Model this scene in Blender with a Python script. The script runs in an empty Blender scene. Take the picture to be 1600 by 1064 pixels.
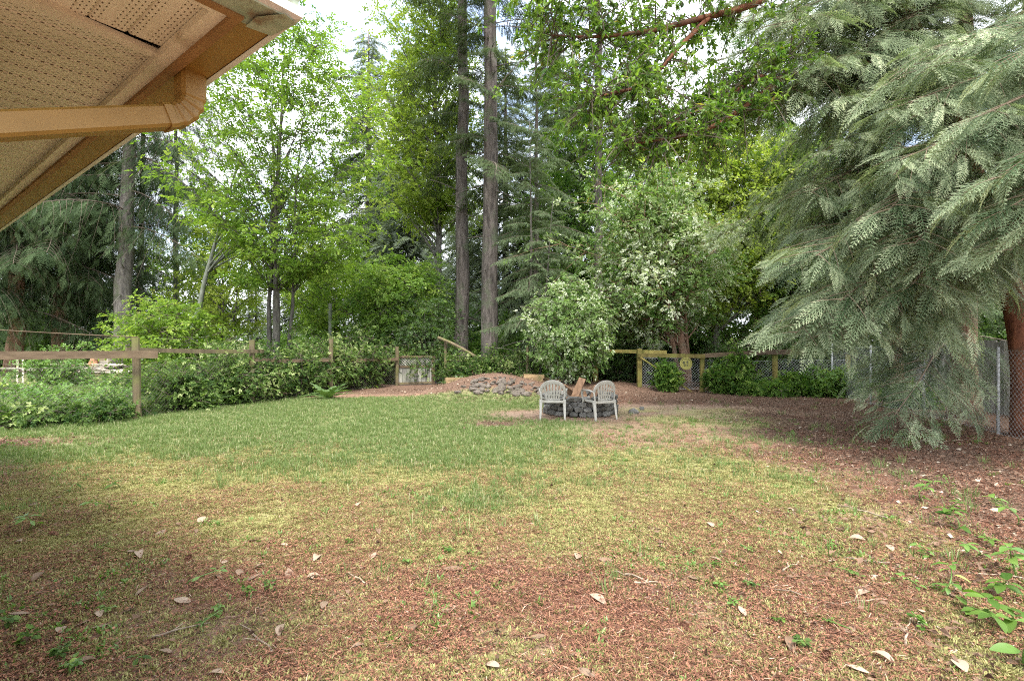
import bpy, math, random
import numpy as np
from mathutils import Vector, Matrix

R = math.radians
scene = bpy.context.scene
COL = scene.collection

# ---------------------------------------------------------------- camera, sky, sun, exposure
CAM_H = 1.65
cam_d = bpy.data.cameras.new("camera")
cam_d.sensor_width = 36.0
cam_d.lens = 18.0
cam_d.clip_start = 0.05
cam_d.clip_end = 4000
cam = bpy.data.objects.new("camera", cam_d)
COL.objects.link(cam)
cam.location = (0, 0, CAM_H)
cam.rotation_euler = (R(90), 0, 0)
scene.camera = cam

SUN_EL, SUN_AZ = 62.0, 166.0          # azimuth clockwise from +Y: from behind, slightly right
world = bpy.data.worlds.new("World")
scene.world = world
world.use_nodes = True
wt = world.node_tree
wt.nodes.clear()
w_out = wt.nodes.new("ShaderNodeOutputWorld")
w_bg = wt.nodes.new("ShaderNodeBackground")
w_sky = wt.nodes.new("ShaderNodeTexSky")
w_sky.sky_type = 'NISHITA'
w_sky.sun_disc = False
w_sky.sun_elevation = R(SUN_EL)
w_sky.sun_rotation = R(SUN_AZ)
w_sky.air_density = 1.0
w_sky.dust_density = 2.0
w_co = wt.nodes.new("ShaderNodeTexCoord")
w_map = wt.nodes.new("ShaderNodeMapping")
w_map.inputs['Scale'].default_value = (1.6, 1.6, 4.0)
w_no = wt.nodes.new("ShaderNodeTexNoise")
w_no.inputs['Scale'].default_value = 1.7
w_no.inputs['Detail'].default_value = 7
w_no.inputs['Roughness'].default_value = 0.55
w_rp = wt.nodes.new("ShaderNodeValToRGB")
w_rp.color_ramp.elements[0].position = 0.36
w_rp.color_ramp.elements[0].color = (0.15, 0.15, 0.15, 1)
w_rp.color_ramp.elements[1].position = 0.56
w_rp.color_ramp.elements[1].color = (1, 1, 1, 1)
w_mx = wt.nodes.new("ShaderNodeMix")
w_mx.data_type = 'RGBA'
w_mx.inputs[7].default_value = (7.6, 7.9, 8.4, 1)     # sunlit cloud
w_bg.inputs['Strength'].default_value = 0.14
wt.links.new(w_co.outputs['Generated'], w_map.inputs['Vector'])
wt.links.new(w_map.outputs[0], w_no.inputs['Vector'])
wt.links.new(w_no.outputs['Fac'], w_rp.inputs[0])
wt.links.new(w_rp.outputs[0], w_mx.inputs[0])
wt.links.new(w_sky.outputs[0], w_mx.inputs[6])
wt.links.new(w_mx.outputs[2], w_bg.inputs['Color'])
wt.links.new(w_bg.outputs[0], w_out.inputs[0])

sun_d = bpy.data.lights.new("sun", 'SUN')
sun_d.energy = 2.4
sun_d.angle = R(15)
sun_d.color = (1.0, 0.965, 0.91)
sun = bpy.data.objects.new("sun", sun_d)
COL.objects.link(sun)
_d = Vector((math.sin(R(SUN_AZ)) * math.cos(R(SUN_EL)), math.cos(R(SUN_AZ)) * math.cos(R(SUN_EL)), math.sin(R(SUN_EL))))
sun.rotation_euler = _d.to_track_quat('Z', 'Y').to_euler()
sun.location = (0, -5, 30)

scene.view_settings.view_transform = 'Standard'
scene.view_settings.look = 'None'
scene.view_settings.gamma = 1
scene.view_settings.exposure = 1.9
scene.render.engine = 'CYCLES'
cy = scene.cycles
cy.max_bounces = 5
cy.diffuse_bounces = 3
cy.glossy_bounces = 2
cy.transmission_bounces = 3
cy.transparent_max_bounces = 4
cy.caustics_reflective = False
cy.caustics_refractive = False
cy.filter_width = 1.1
cy.use_denoising = False
cy.use_adaptive_sampling = True
cy.adaptive_threshold = 0.015
cy.sample_clamp_indirect = 8

rng = np.random.default_rng(7)
random.seed(7)
UP = np.array([0., 0., 1.])

# ---------------------------------------------------------------- numpy noise, ground shape
_tab = np.random.default_rng(99).random((64, 64))


def vnoise(x, y, s=1.0, ox=0.0):
    x = np.asarray(x, float) / s + ox + 100.0
    y = np.asarray(y, float) / s + ox * 1.7 + 100.0
    xi = np.floor(x).astype(int)
    yi = np.floor(y).astype(int)
    fx = x - xi
    fy = y - yi
    fx = fx * fx * (3 - 2 * fx)
    fy = fy * fy * (3 - 2 * fy)
    a = _tab[xi % 64, yi % 64]
    b = _tab[(xi + 1) % 64, yi % 64]
    c = _tab[xi % 64, (yi + 1) % 64]
    d = _tab[(xi + 1) % 64, (yi + 1) % 64]
    return (a * (1 - fx) + b * fx) * (1 - fy) + (c * (1 - fx) + d * fx) * fy


def fbm(x, y, s=1.0, ox=0.0, n=3):
    v = 0.0
    a = 0.5
    t = 0.0
    for i in range(n):
        v = v + a * vnoise(x, y, s / 2 ** i, ox + i * 7.3)
        t += a
        a *= 0.5
    return v / t


def sm(a, b, v):
    t = np.clip((np.asarray(v, float) - a) / (b - a), 0, 1)
    return t * t * (3 - 2 * t)


def gs(x, y, cx, cy_, rx, ry=None):
    ry = ry or rx
    return np.exp(-((x - cx) / rx) ** 2 - ((y - cy_) / ry) ** 2)


def gz(x, y):
    x = np.asarray(x, float)
    y = np.asarray(y, float)
    z = (fbm(x, y, 2.3, 3.0) - 0.5) * 0.10 * sm(1.5, 4, np.hypot(x, y))
    z = z + (fbm(x, y, 0.35, 9.0, 2) - 0.5) * 0.03
    z = z + 0.62 * gs(x, y, -0.6, 15.7, 1.7, 1.1) + 0.30 * gs(x, y, 2.6, 17.2, 2.4, 1.7)
    z = z + 0.5 * gs(x, y, -17.5, 20.5, 4.0, 2.0)
    z = z + (fbm(x, y, 60.0, 2.0, 2) - 0.5) * 5.0 * sm(45, 160, np.hypot(x, y))
    return z


def gpt(px, py):
    """photo pixel on the flat lawn -> x, y"""
    Y = 800.0 * CAM_H / (py - 532.0)
    return (px - 800.0) / 800.0 * Y, Y


def at(px, Y):
    return (px - 800.0) / 800.0 * Y


def hz(py, Y):
    return CAM_H + (532.0 - py) / 800.0 * Y


# masks of what covers the soil
def m_grass(x, y):
    lawn = sm(4.4, 8.4, y + 0.10 * x + 1.6 * (fbm(x, y, 1.3, 15.0) - .5)) * (1 - sm(13.8, 15.2, y)) * (1 - sm(-0.8, 2.8, x - 0.12 * (y - 8)))
    lawn = lawn * (1 - 0.85 * gs(x, y, -8.2, 8.3, 1.5, .45))
    lawn = lawn * (1 - 0.95 * gs(x, y, -0.35, 10.0, .75, .5))
    mid = 0.30 * sm(4.6, 6.2, y) * (1 - sm(10.6, 12.2, y)) * sm(-1.0, 1.6, x) * (1 - sm(3.6, 6.0, x))
    mid = mid * (1 - 0.9 * gs(x, y, 4.3, 7.2, 1.0, .8))
    tuft = 0.7 * gs(x, y, -0.5, 5.3, .8, .7)
    far = sm(9.6, 11.4, y) * (1 - sm(-9.4, -8.0, x)) + sm(22, 26, y)
    pit = gs(x, y, 1.2, 11.5, 2.2, 1.0)
    g = np.maximum.reduce([lawn, mid, tuft, np.clip(far, 0, 1)]) * (1 - 0.9 * np.clip(pit * 1.4, 0, 1)) + 0.06
    return np.clip(g * (0.55 + 0.9 * fbm(x, y, 0.9, 5.0)), 0, 1)


def m_moss_sun(x, y):
    b = 1.3 * sm(3.2, 4.6, y) * (1 - sm(6.6, 8.6, y)) * (1 - sm(1.5, 4.5, x)) * sm(-7, -5, x)  # moss band, strengthened to paint in the sunlit patches of mid-lawn too
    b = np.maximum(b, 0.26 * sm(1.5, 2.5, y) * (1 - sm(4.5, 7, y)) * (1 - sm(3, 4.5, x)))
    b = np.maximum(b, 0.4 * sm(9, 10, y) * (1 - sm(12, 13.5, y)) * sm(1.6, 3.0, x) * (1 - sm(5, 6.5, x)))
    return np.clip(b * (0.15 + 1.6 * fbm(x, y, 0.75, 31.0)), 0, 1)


def m_dark(x, y):
    """reddish dark conifer litter on the right, under the fences and trees"""
    d = np.maximum(sm(3.4, 5.6, x - 0.06 * (y - 6)), sm(12.8, 14.0, y) * sm(-3.5, -1.0, x))
    d = np.maximum(d, gs(x, y, 4.3, 7.2, .9, .7))
    d = np.maximum(d, 0.8 * gs(x, y, -0.35, 10.0, .75, .5))
    d = np.maximum(d, sm(14.5, 17, y))
    d = np.maximum(d, 0.7 * gs(x, y, -8.2, 8.3, 1.5, .4))
    d = d * (1 - sm(-8.2, -9.4, x) * sm(9, 11, y))
    d = d * (1 - 0.85 * gs(x, y, 4.6, 12.3, 3.4, 1.2))
    return np.clip(d * (0.4 + 1.1 * fbm(x, y, 1.1, 51.0)), 0, 1)


def m_pale(x, y):
    """bleached tan needle straw"""
    p = 1.5 * gs(x, y, 5.0, 12.0, 3.6, 1.1) + 0.55 * gs(x, y, 1.0, 11.0, 2.6, .9) + 0.6 * gs(x, y, 7.0, 9.0, 2.0, 2.0) + 0.5 * gs(x, y, 2.2, 4.6, 2.6, 1.2)
    return np.clip(p * (0.3 + 1.3 * fbm(x, y, 0.6, 71.0)), 0, 1)


# ---------------------------------------------------------------- mesh building
class MB:
    def __init__(self):
        self.V = []
        self.F = []          # (faces array, material index)
        self.T = []
        self.n = 0
        self.smooth = False

    def add(self, V, F, tint=0.5, mat=0):
        V = np.asarray(V, float).reshape(-1, 3)
        self.V.append(V)
        t = np.broadcast_to(np.asarray(tint, float), (len(V),)) if np.ndim(tint) < 1 else np.asarray(tint, float)
        self.T.append(t)
        if not isinstance(F, list):
            F = [F]
        for f in F:
            f = np.asarray(f, np.int64)
            if f.size:
                self.F.append((f + self.n, mat))
        self.n += len(V)
        return self

    def box(self, c, s, rz=0.0, rx=0.0, ry=0.0, tint=0.5, mat=0, taper=1.0):
        x, y, z = np.asarray(s, float) / 2
        V = np.array([[-x, -y, -z], [x, -y, -z], [x, y, -z], [-x, y, -z], [-x, -y, z], [x, -y, z], [x, y, z], [-x, y, z]])
        if taper != 1.0:
            V[4:, :2] *= taper
        M = np.array((Matrix.Rotation(rz, 3, 'Z') @ Matrix.Rotation(ry, 3, 'Y') @ Matrix.Rotation(rx, 3, 'X')))
        V = V @ M.T + np.asarray(c, float)
        F = [[0, 3, 2, 1], [4, 5, 6, 7], [0, 1, 5, 4], [1, 2, 6, 5], [2, 3, 7, 6], [3, 0, 4, 7]]
        return self.add(V, np.array(F), tint, mat)

    def bar(self, a, b, w, h, tint=0.5, mat=0, up=(0, 0, 1)):
        """rectangular bar from a to b: w across, h along up"""
        a = np.asarray(a, float)
        b = np.asarray(b, float)
        d = b - a
        d /= np.linalg.norm(d)
        s = np.cross(d, np.asarray(up, float))
        s /= np.linalg.norm(s)
        u = np.cross(s, d)
        V = []
        for p in (a, b):
            for i, j in ((-1, -1), (1, -1), (1, 1), (-1, 1)):
                V.append(p + s * w / 2 * i + u * h / 2 * j)
        F = [[0, 1, 2, 3], [7, 6, 5, 4], [0, 4, 5, 1], [1, 5, 6, 2], [2, 6, 7, 3], [3, 7, 4, 0]]
        return self.add(np.array(V), np.array(F), tint, mat)

    def tube(self, P, rad, n=6, tint=0.5, mat=0, cap=True, wob=0.0):
        P = np.asarray(P, float)
        m = len(P)
        rad = np.broadcast_to(np.asarray(rad, float), (m,))
        T = np.gradient(P, axis=0)
        T /= np.linalg.norm(T, axis=1)[:, None] + 1e-9
        ref = np.array([0.0, 1.0, 0.0]) if abs(T[:, 1]).max() < 0.9 else np.array([1.0, 0.0, 0.1])
        S = np.cross(T, ref)
        S /= np.linalg.norm(S, axis=1)[:, None] + 1e-9
        U = np.cross(T, S)
        a = np.linspace(0, 2 * np.pi, n, endpoint=False)
        r = rad[:, None] * (1 + (wob * (rng.random((m, n)) - .5) if wob else 0))
        V = P[:, None, :] + r[..., None] * (np.cos(a)[None, :, None] * S[:, None, :] + np.sin(a)[None, :, None] * U[:, None, :])
        V = V.reshape(-1, 3)
        i = np.arange(m - 1)[:, None] * n
        j = np.arange(n)[None, :]
        k = (j + 1) % n
        F = np.stack([i + j, i + k, i + n + k, i + n + j], -1).reshape(-1, 4)
        Fs = [F]
        if cap and n > 2:
            Fs.append(np.arange(n)[None, ::-1])
            Fs.append((np.arange(n) + (m - 1) * n)[None, :])
        return self.add(V, Fs, tint, mat)

    def scatter(self, T, loc, rot, scl, tint=None, mat=None):
        """T: template MB; rot (N,3,3)"""
        V, Fs, tt = T
        N = len(loc)
        if N == 0:
            return self
        scl = np.broadcast_to(np.asarray(scl, float), (N,))
        P = np.einsum('kj,nij->nki', V, rot) * scl[:, None, None] + np.asarray(loc)[:, None, :]
        k = len(V)
        tin = np.broadcast_to(tt[None, :], (N, k)).copy()
        if tint is not None:
            tin += np.asarray(tint)[:, None]
        off = (np.arange(N) * k)[:, None, None]
        self.V.append(P.reshape(-1, 3))
        self.T.append(tin.reshape(-1))
        for f, mi in Fs:
            self.F.append(((f[None] + off + self.n).reshape(-1, f.shape[1]), mi if mat is None else mat))
        self.n += N * k
        return self

    def template(self):
        return (np.concatenate(self.V), list(self.F), np.concatenate(self.T))

    def mesh(self, name, mats, smooth=False):
        me = bpy.data.meshes.new(name)
        V = np.concatenate(self.V).astype(np.float32)
        me.vertices.add(len(V))
        me.vertices.foreach_set("co", V.ravel())
        li, ls, mi = [], [], []
        for f, m in self.F:
            li.append(f.ravel())
            ls.append(np.full(len(f), f.shape[1], np.int64))
            mi.append(np.full(len(f), m, np.int64))
        li = np.concatenate(li).astype(np.int32)
        ls = np.concatenate(ls)
        mi = np.concatenate(mi).astype(np.int32)
        st = np.concatenate([[0], np.cumsum(ls)[:-1]]).astype(np.int32)
        me.loops.add(len(li))
        me.loops.foreach_set("vertex_index", li)
        me.polygons.add(len(ls))
        me.polygons.foreach_set("loop_start", st)
        me.polygons.foreach_set("material_index", mi)
        a = me.attributes.new("tint", 'FLOAT', 'POINT')
        a.data.foreach_set("value", np.concatenate(self.T).astype(np.float32))
        me.polygons.foreach_set("use_smooth", np.full(len(ls), bool(smooth)))
        me.update(calc_edges=True)
        for m in (mats if isinstance(mats, (list, tuple)) else [mats]):
            me.materials.append(m)
        return me

    def obj(self, name, mats, parent=None, smooth=False, loc=None):
        return link(name, self.mesh(name, mats, smooth), parent, loc)


def link(name, data, parent=None, loc=None):
    o = bpy.data.objects.new(name, data)
    COL.objects.link(o)
    if parent is not None:
        o.parent = parent
    if loc is not None:
        o.location = loc
    return o


def tag(o, label=None, cat=None, group=None, kind=None):
    if label:
        o["label"] = label
    if cat:
        o["category"] = cat
    if group:
        o["group"] = group
    if kind:
        o["kind"] = kind
    return o


def thing(name, label, cat, loc=(0, 0, 0), rz=0.0, group=None):
    o = link(name, None, None, loc)
    o.rotation_euler = (0, 0, rz)
    o.empty_display_size = 0.2
    return tag(o, label, cat, group)


def copy_tree(o, parent=None):
    c = o.copy()
    COL.objects.link(c)
    c.parent = parent
    for ch in list(o.children):
        copy_tree(ch, c)
    return c


def bez(p0, p1, p2, n=6):
    t = np.linspace(0, 1, n)[:, None]
    return (1 - t) ** 2 * np.asarray(p0, float) + 2 * t * (1 - t) * np.asarray(p1, float) + t * t * np.asarray(p2, float)


def spline(pts, n=4):
    """Catmull-Rom through points"""
    P = np.asarray(pts, float)
    Q = np.vstack([2 * P[0] - P[1], P, 2 * P[-1] - P[-2]])
    out = []
    for i in range(1, len(Q) - 2):
        for k in range(n):
            t = k / n
            out.append(0.5 * ((2 * Q[i]) + (-Q[i - 1] + Q[i + 1]) * t + (2 * Q[i - 1] - 5 * Q[i] + 4 * Q[i + 1] - Q[i + 2]) * t * t
                              + (-Q[i - 1] + 3 * Q[i] - 3 * Q[i + 1] + Q[i + 2]) * t ** 3))
    out.append(Q[-2])
    return np.array(out)


def nrm(v):
    return v / (np.linalg.norm(v, axis=-1, keepdims=True) + 1e-9)


def basis(d, n):
    """rotation matrices whose x runs along d and whose z is as near n as possible"""
    x = nrm(np.asarray(d, float))
    n = np.asarray(n, float)
    z = nrm(n - (n * x).sum(-1, keepdims=True) * x)
    y = np.cross(z, x)
    return np.stack([x, y, z], -1)


# ---------------------------------------------------------------- materials
def newmat(name):
    m = bpy.data.materials.new(name)
    m.use_nodes = True
    nt = m.node_tree
    nt.nodes.clear()
    out = nt.nodes.new("ShaderNodeOutputMaterial")
    return m, nt, out


def N(nt, typ, **kw):
    n = nt.nodes.new(typ)
    for k, v in kw.items():
        if k in n.inputs.keys():
            n.inputs[k].default_value = v
        else:
            setattr(n, k, v)
    return n


def c4(c):
    return (c[0], c[1], c[2], 1.0)


def mixc(nt, fac, a, b, blend='MIX'):
    n = nt.nodes.new("ShaderNodeMix")
    n.data_type = 'RGBA'
    n.blend_type = blend
    for i, v in ((0, fac), (6, a), (7, b)):
        if hasattr(v, 'is_linked') or hasattr(v, 'links'):
            nt.links.new(v, n.inputs[i])
        elif i == 0:
            n.inputs[0].default_value = v
        else:
            n.inputs[i].default_value = c4(v)
    return n.outputs[2]


def ramp(nt, src, a, b, ca=(0, 0, 0), cb=(1, 1, 1)):
    r = nt.nodes.new("ShaderNodeValToRGB")
    r.color_ramp.elements[0].position = a
    r.color_ramp.elements[1].position = b
    r.color_ramp.elements[0].color = c4(ca)
    r.color_ramp.elements[1].color = c4(cb)
    nt.links.new(src, r.inputs[0])
    return r.outputs[0]


def leaf_mat(name, c1, c2, c3=None, trans=0.35, rough=0.5, spec=0.35, tgain=(1.25, 1.35, 0.6)):
    """c1..c2 by the leaf's own tint, c3 for the yellowest leaves"""
    m, nt, out = newmat(name)
    at_ = N(nt, "ShaderNodeAttribute", attribute_name="tint")
    col = mixc(nt, ramp(nt, at_.outputs['Fac'], 0.1, 0.9), c1, c2)
    if c3 is not None:
        col = mixc(nt, ramp(nt, at_.outputs['Fac'], 0.86, 1.02), col, c3)
    p = N(nt, "ShaderNodeBsdfPrincipled", Roughness=rough)
    p.inputs['Specular IOR Level'].default_value = spec
    nt.links.new(col, p.inputs['Base Color'])
    t = N(nt, "ShaderNodeBsdfTranslucent")
    tc = mixc(nt, 1.0, col, tgain, 'MULTIPLY')
    nt.links.new(tc, t.inputs['Color'])
    mx = N(nt, "ShaderNodeMixShader", Fac=trans)
    nt.links.new(p.outputs[0], mx.inputs[1])
    nt.links.new(t.outputs[0], mx.inputs[2])
    nt.links.new(mx.outputs[0], out.inputs[0])
    return m


def rough_mat(name, c1, c2, scale=8.0, stretch=(1, 1, 1), bump=0.3, rough=0.85, c3=None, s3=2.0, th3=(0.55, 0.7), dist=0.02, spec=0.25, det=6):
    m, nt, out = newmat(name)
    co = N(nt, "ShaderNodeTexCoord")
    mp = N(nt, "ShaderNodeMapping")
    mp.inputs['Scale'].default_value = stretch
    nt.links.new(co.outputs['Object'], mp.inputs['Vector'])
    no = N(nt, "ShaderNodeTexNoise", Scale=scale, Detail=det, Roughness=0.62)
    nt.links.new(mp.outputs[0], no.inputs['Vector'])
    col = mixc(nt, ramp(nt, no.outputs['Fac'], 0.34, 0.66), c1, c2)
    at_ = N(nt, "ShaderNodeAttribute", attribute_name="tint")
    tt = N(nt, "ShaderNodeMath", operation='MULTIPLY_ADD')
    tt.inputs[1].default_value = 0.8
    tt.inputs[2].default_value = 0.6
    nt.links.new(at_.outputs['Fac'], tt.inputs[0])
    mu = nt.nodes.new("ShaderNodeMix")
    mu.data_type = 'RGBA'
    mu.blend_type = 'MULTIPLY'
    mu.inputs[0].default_value = 1.0
    nt.links.new(col, mu.inputs[6])
    nt.links.new(tt.outputs[0], mu.inputs[7])
    col = mu.outputs[2]
    if c3 is not None:
        n3 = N(nt, "ShaderNodeTexNoise", Scale=s3, Detail=5, Roughness=0.6)
        nt.links.new(co.outputs['Object'], n3.inputs['Vector'])
        col = mixc(nt, ramp(nt, n3.outputs['Fac'], *th3), col, c3)
    p = N(nt, "ShaderNodeBsdfPrincipled", Roughness=rough)
    p.inputs['Specular IOR Level'].default_value = spec
    nt.links.new(col, p.inputs['Base Color'])
    if bump:
        b = N(nt, "ShaderNodeBump", Strength=bump, Distance=dist)
        nt.links.new(no.outputs['Fac'], b.inputs['Height'])
        nt.links.new(b.outputs[0], p.inputs['Normal'])
    nt.links.new(p.outputs[0], out.inputs[0])
    return m


def bark_mat(name, c1, c2, moss=None, scale=14.0, zs=0.22, bump=0.7, dist=0.04):
    return rough_mat(name, c1, c2, scale, (1, 1, zs), bump, 0.92, moss, 1.6, (0.52, 0.68), dist, 0.15)


MAT = {}
MAT['fir_bark'] = bark_mat("fir bark", (.042, .036, .031), (.145, .125, .108), (.085, .10, .06), 11, .18, 1.0, .07)
MAT['grey_bark'] = bark_mat("grey bark", (.065, .060, .055), (.18, .165, .145), (.09, .105, .06), 12, .3, .5)
MAT['maple_bark'] = bark_mat("dark mossy bark", (.045, .040, .035), (.13, .12, .10), (.09, .10, .06), 14, .25, .6)
MAT['pale_bark'] = bark_mat("pale green grey bark", (.11, .125, .095), (.21, .22, .18), (.10, .13, .07), 9, .4, .3)
MAT['cedar_bark'] = bark_mat("red brown cedar bark", (.13, .07, .045), (.30, .19, .13), (.17, .15, .10), 16, .08, .9)
MAT['arbutus_bark'] = bark_mat("peeling red madrone bark", (.085, .035, .022), (.22, .09, .05), (.09, .06, .04), 9, .3, .35)
MAT['twig'] = rough_mat("twig bark", (.07, .055, .04), (.16, .13, .10), 30, bump=0)
MAT['pale_twig'] = rough_mat("tan twig bark", (.12, .09, .06), (.24, .18, .125), 30, bump=0)

MAT['cedar_leaf'] = leaf_mat("pale cedar fronds", (.030, .062, .024), (.275, .335, .195), (.55, .60, .38), .30, .6, .10, (1.1, 1.2, .7))  # wide tone range paints bright lit sprays over a dark inside
MAT['dark_cedar_leaf'] = leaf_mat("dark cedar fronds", (.012, .030, .012), (.085, .125, .055), None, .30, .6, .10, (1.2, 1.3, .7))  # darker than the pale fronds: the backlit look is put into the colour
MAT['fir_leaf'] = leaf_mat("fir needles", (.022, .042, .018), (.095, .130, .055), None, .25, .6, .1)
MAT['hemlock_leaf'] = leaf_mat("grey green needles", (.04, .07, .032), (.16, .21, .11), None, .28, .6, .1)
MAT['far_fir_leaf'] = leaf_mat("distant fir needles", (.070, .095, .068), (.15, .185, .130), None, .28, .6, .15)  # distance haze put into a paler, greyer needle colour
MAT['maple_leaf'] = leaf_mat("bright maple leaves", (.065, .135, .018), (.21, .31, .055), (.32, .39, .09), .52, .5, .15)
MAT['yellow_leaf'] = leaf_mat("yellow green leaves", (.095, .16, .022), (.28, .35, .070), (.38, .42, .11), .52, .5, .15)
MAT['green_leaf'] = leaf_mat("mid green leaves", (.035, .09, .014), (.16, .26, .050), (.26, .34, .09), .45, .5, .18)
MAT['dogwood_leaf'] = leaf_mat("pale grey green leaves", (.065, .14, .026), (.24, .34, .12), (.50, .54, .40), .40, .5, .2, (1.1, 1.2, .6))
MAT['bramble_leaf'] = leaf_mat("bramble leaves", (.025, .060, .012), (.15, .23, .055), (.34, .39, .17), .40, .5, .18)
MAT['dark_leaf'] = leaf_mat("dark understorey leaves", (.028, .062, .018), (.085, .145, .040), None, .38, .45, .4)
MAT['fern_leaf'] = leaf_mat("fern fronds", (.05, .10, .03), (.12, .19, .055), None, .35, .5, .35)
MAT['arbutus_leaf'] = leaf_mat("glossy madrone leaves", (.055, .125, .018), (.21, .31, .060), (.28, .23, .06), .48, .40, .32)
MAT['weed_leaf'] = leaf_mat("fresh weed leaves", (.085, .175, .035), (.19, .30, .07), (.34, .40, .10), .38, .4, .4)
MAT['grass'] = leaf_mat("grass blades", (.095, .145, .045), (.215, .275, .105), (.42, .39, .24), .35, .6, .12)
MAT['moss'] = leaf_mat("moss tips", (.19, .18, .065), (.39, .37, .155), None, .25, .8, .1, (1.1, 1.1, .7))
MAT['litter'] = leaf_mat("litter flakes", (.070, .032, .021), (.39, .190, .118), (.54, .45, .35), .12, .8, .1, (1.1, .9, .7))
MAT['leaf_litter'] = leaf_mat("brown leaf litter", (.050, .030, .020), (.24, .155, .105), (.46, .38, .29), .12, .8, .1, (1.1, .9, .7))  # litter brown, darkened further to paint in the shade under the cedar
MAT['dry_leaf'] = leaf_mat("dry fallen leaf", (.17, .11, .068), (.37, .28, .20), None, .15, .6, .3, (1.1, 1., .8))
MAT['cone'] = rough_mat("pine cone scales", (.09, .040, .025), (.21, .10, .06), 40, bump=0)
MAT['stick'] = rough_mat("dead stick", (.16, .12, .085), (.36, .29, .21), 30, (1, 1, 1), .3)

MAT['old_wood'] = rough_mat("weathered fence wood", (.085, .066, .038), (.155, .122, .072), 9, (1, 1, .25), .5, .85, (.13, .13, .045), 2.5, (.5, .7), .01)
MAT['mossy_wood'] = rough_mat("mossy yellow fence wood", (.125, .10, .028), (.22, .18, .055), 9, (1, 1, .3), .4, .85, (.14, .145, .035), 3.0, (.48, .66), .01)
MAT['brown_wood'] = rough_mat("brown stained rail", (.075, .052, .031), (.135, .096, .060), 12, (.3, .3, 1), .4, .8, (.15, .13, .05), 2.0, (.55, .72), .01)
MAT['grey_wood'] = rough_mat("silvered boards", (.17, .165, .14), (.31, .30, .26), 12, (1, 1, .12), .4, .85, (.22, .24, .16), 2.0, (.55, .75), .01)
MAT['timber'] = rough_mat("landscape timber", (.26, .17, .085), (.43, .30, .16), 10, (.3, 1, 1), .5, .85, (.16, .15, .06), 2.5, (.52, .7), .01)
MAT['wire'] = rough_mat("galvanised wire", (.30, .31, .31), (.46, .47, .46), 20, bump=0, rough=.5, spec=.5)
MAT['dark_wire'] = rough_mat("rusty dark wire", (.07, .065, .055), (.14, .125, .10), 20, bump=0, rough=.7)
MAT['stone'] = rough_mat("grey tumbled stone", (.075, .070, .062), (.22, .21, .19), 18, bump=.6, rough=.9, c3=(.17, .18, .11), s3=7, th3=(.55, .72))
MAT['dark_stone'] = rough_mat("rubble stone", (.058, .046, .038), (.165, .135, .115), 10, bump=.7, rough=.9, c3=(.15, .15, .08), s3=4, th3=(.52, .7))
MAT['firewood'] = rough_mat("split firewood", (.13, .072, .04), (.25, .15, .085), 12, (1, 1, .15), .4, .8)
MAT['char'] = rough_mat("ash and soot", (.05, .045, .04), (.17, .16, .15), 14, bump=.5)
MAT['plastic'] = rough_mat("weathered white plastic", (.31, .295, .25), (.40, .38, .33), 5, bump=0, rough=.42, c3=(.27, .25, .19), s3=9, th3=(.52, .75), spec=.45)
MAT['plank'] = rough_mat("bleached lumber", (.38, .33, .26), (.62, .56, .46), 8, (.2, 1, 1), .3)
MAT['white'] = rough_mat("white painted metal", (.70, .70, .68), (.80, .80, .78), 5, bump=0, rough=.5)
MAT['rust'] = rough_mat("orange scrap", (.38, .19, .10), (.55, .32, .2), 8, bump=.2)
MAT['disc'] = rough_mat("mossy painted disc", (.20, .185, .05), (.30, .28, .095), 12, bump=.3, c3=(.20, .19, .05), s3=9, th3=(.5, .62))
MAT['disc_dark'] = rough_mat("dark carving", (.06, .06, .03), (.10, .10, .05), 12, bump=0)

MAT['gutter'] = rough_mat("ochre painted gutter", (.235, .135, .026), (.29, .17, .038), 4, bump=.05, rough=.5, c3=(.19, .11, .03), s3=3.5, th3=(.56, .78), dist=.004, spec=.4)
MAT['fascia'] = rough_mat("brown fascia", (.24, .135, .05), (.31, .18, .07), 6, (1, 1, 1), .1, .7, (.20, .12, .06), 5, (.56, .75), .004)
MAT['trim'] = rough_mat("cream soffit trim", (.63, .58, .43), (.70, .65, .50), 5, bump=.04, rough=.55, c3=(.33, .26, .15), s3=6, th3=(.58, .80), dist=.004)
MAT['lip'] = rough_mat("pale gutter lip", (.62, .60, .54), (.70, .68, .62), 7, bump=0, rough=.5, c3=(.42, .38, .28), s3=10, th3=(.55, .75))
MAT['patina'] = rough_mat("weathered gutter corner", (.25, .33, .23), (.45, .50, .37), 9, bump=.3, rough=.6, c3=(.20, .15, .09), s3=8, th3=(.54, .66), dist=.006)
MAT['shingle'] = rough_mat("roof shingle", (.09, .085, .08), (.17, .16, .15), 40, bump=.4)
MAT['siding'] = rough_mat("tan siding", (.46, .37, .25), (.52, .43, .30), 5, bump=.05, rough=.7)


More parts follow.
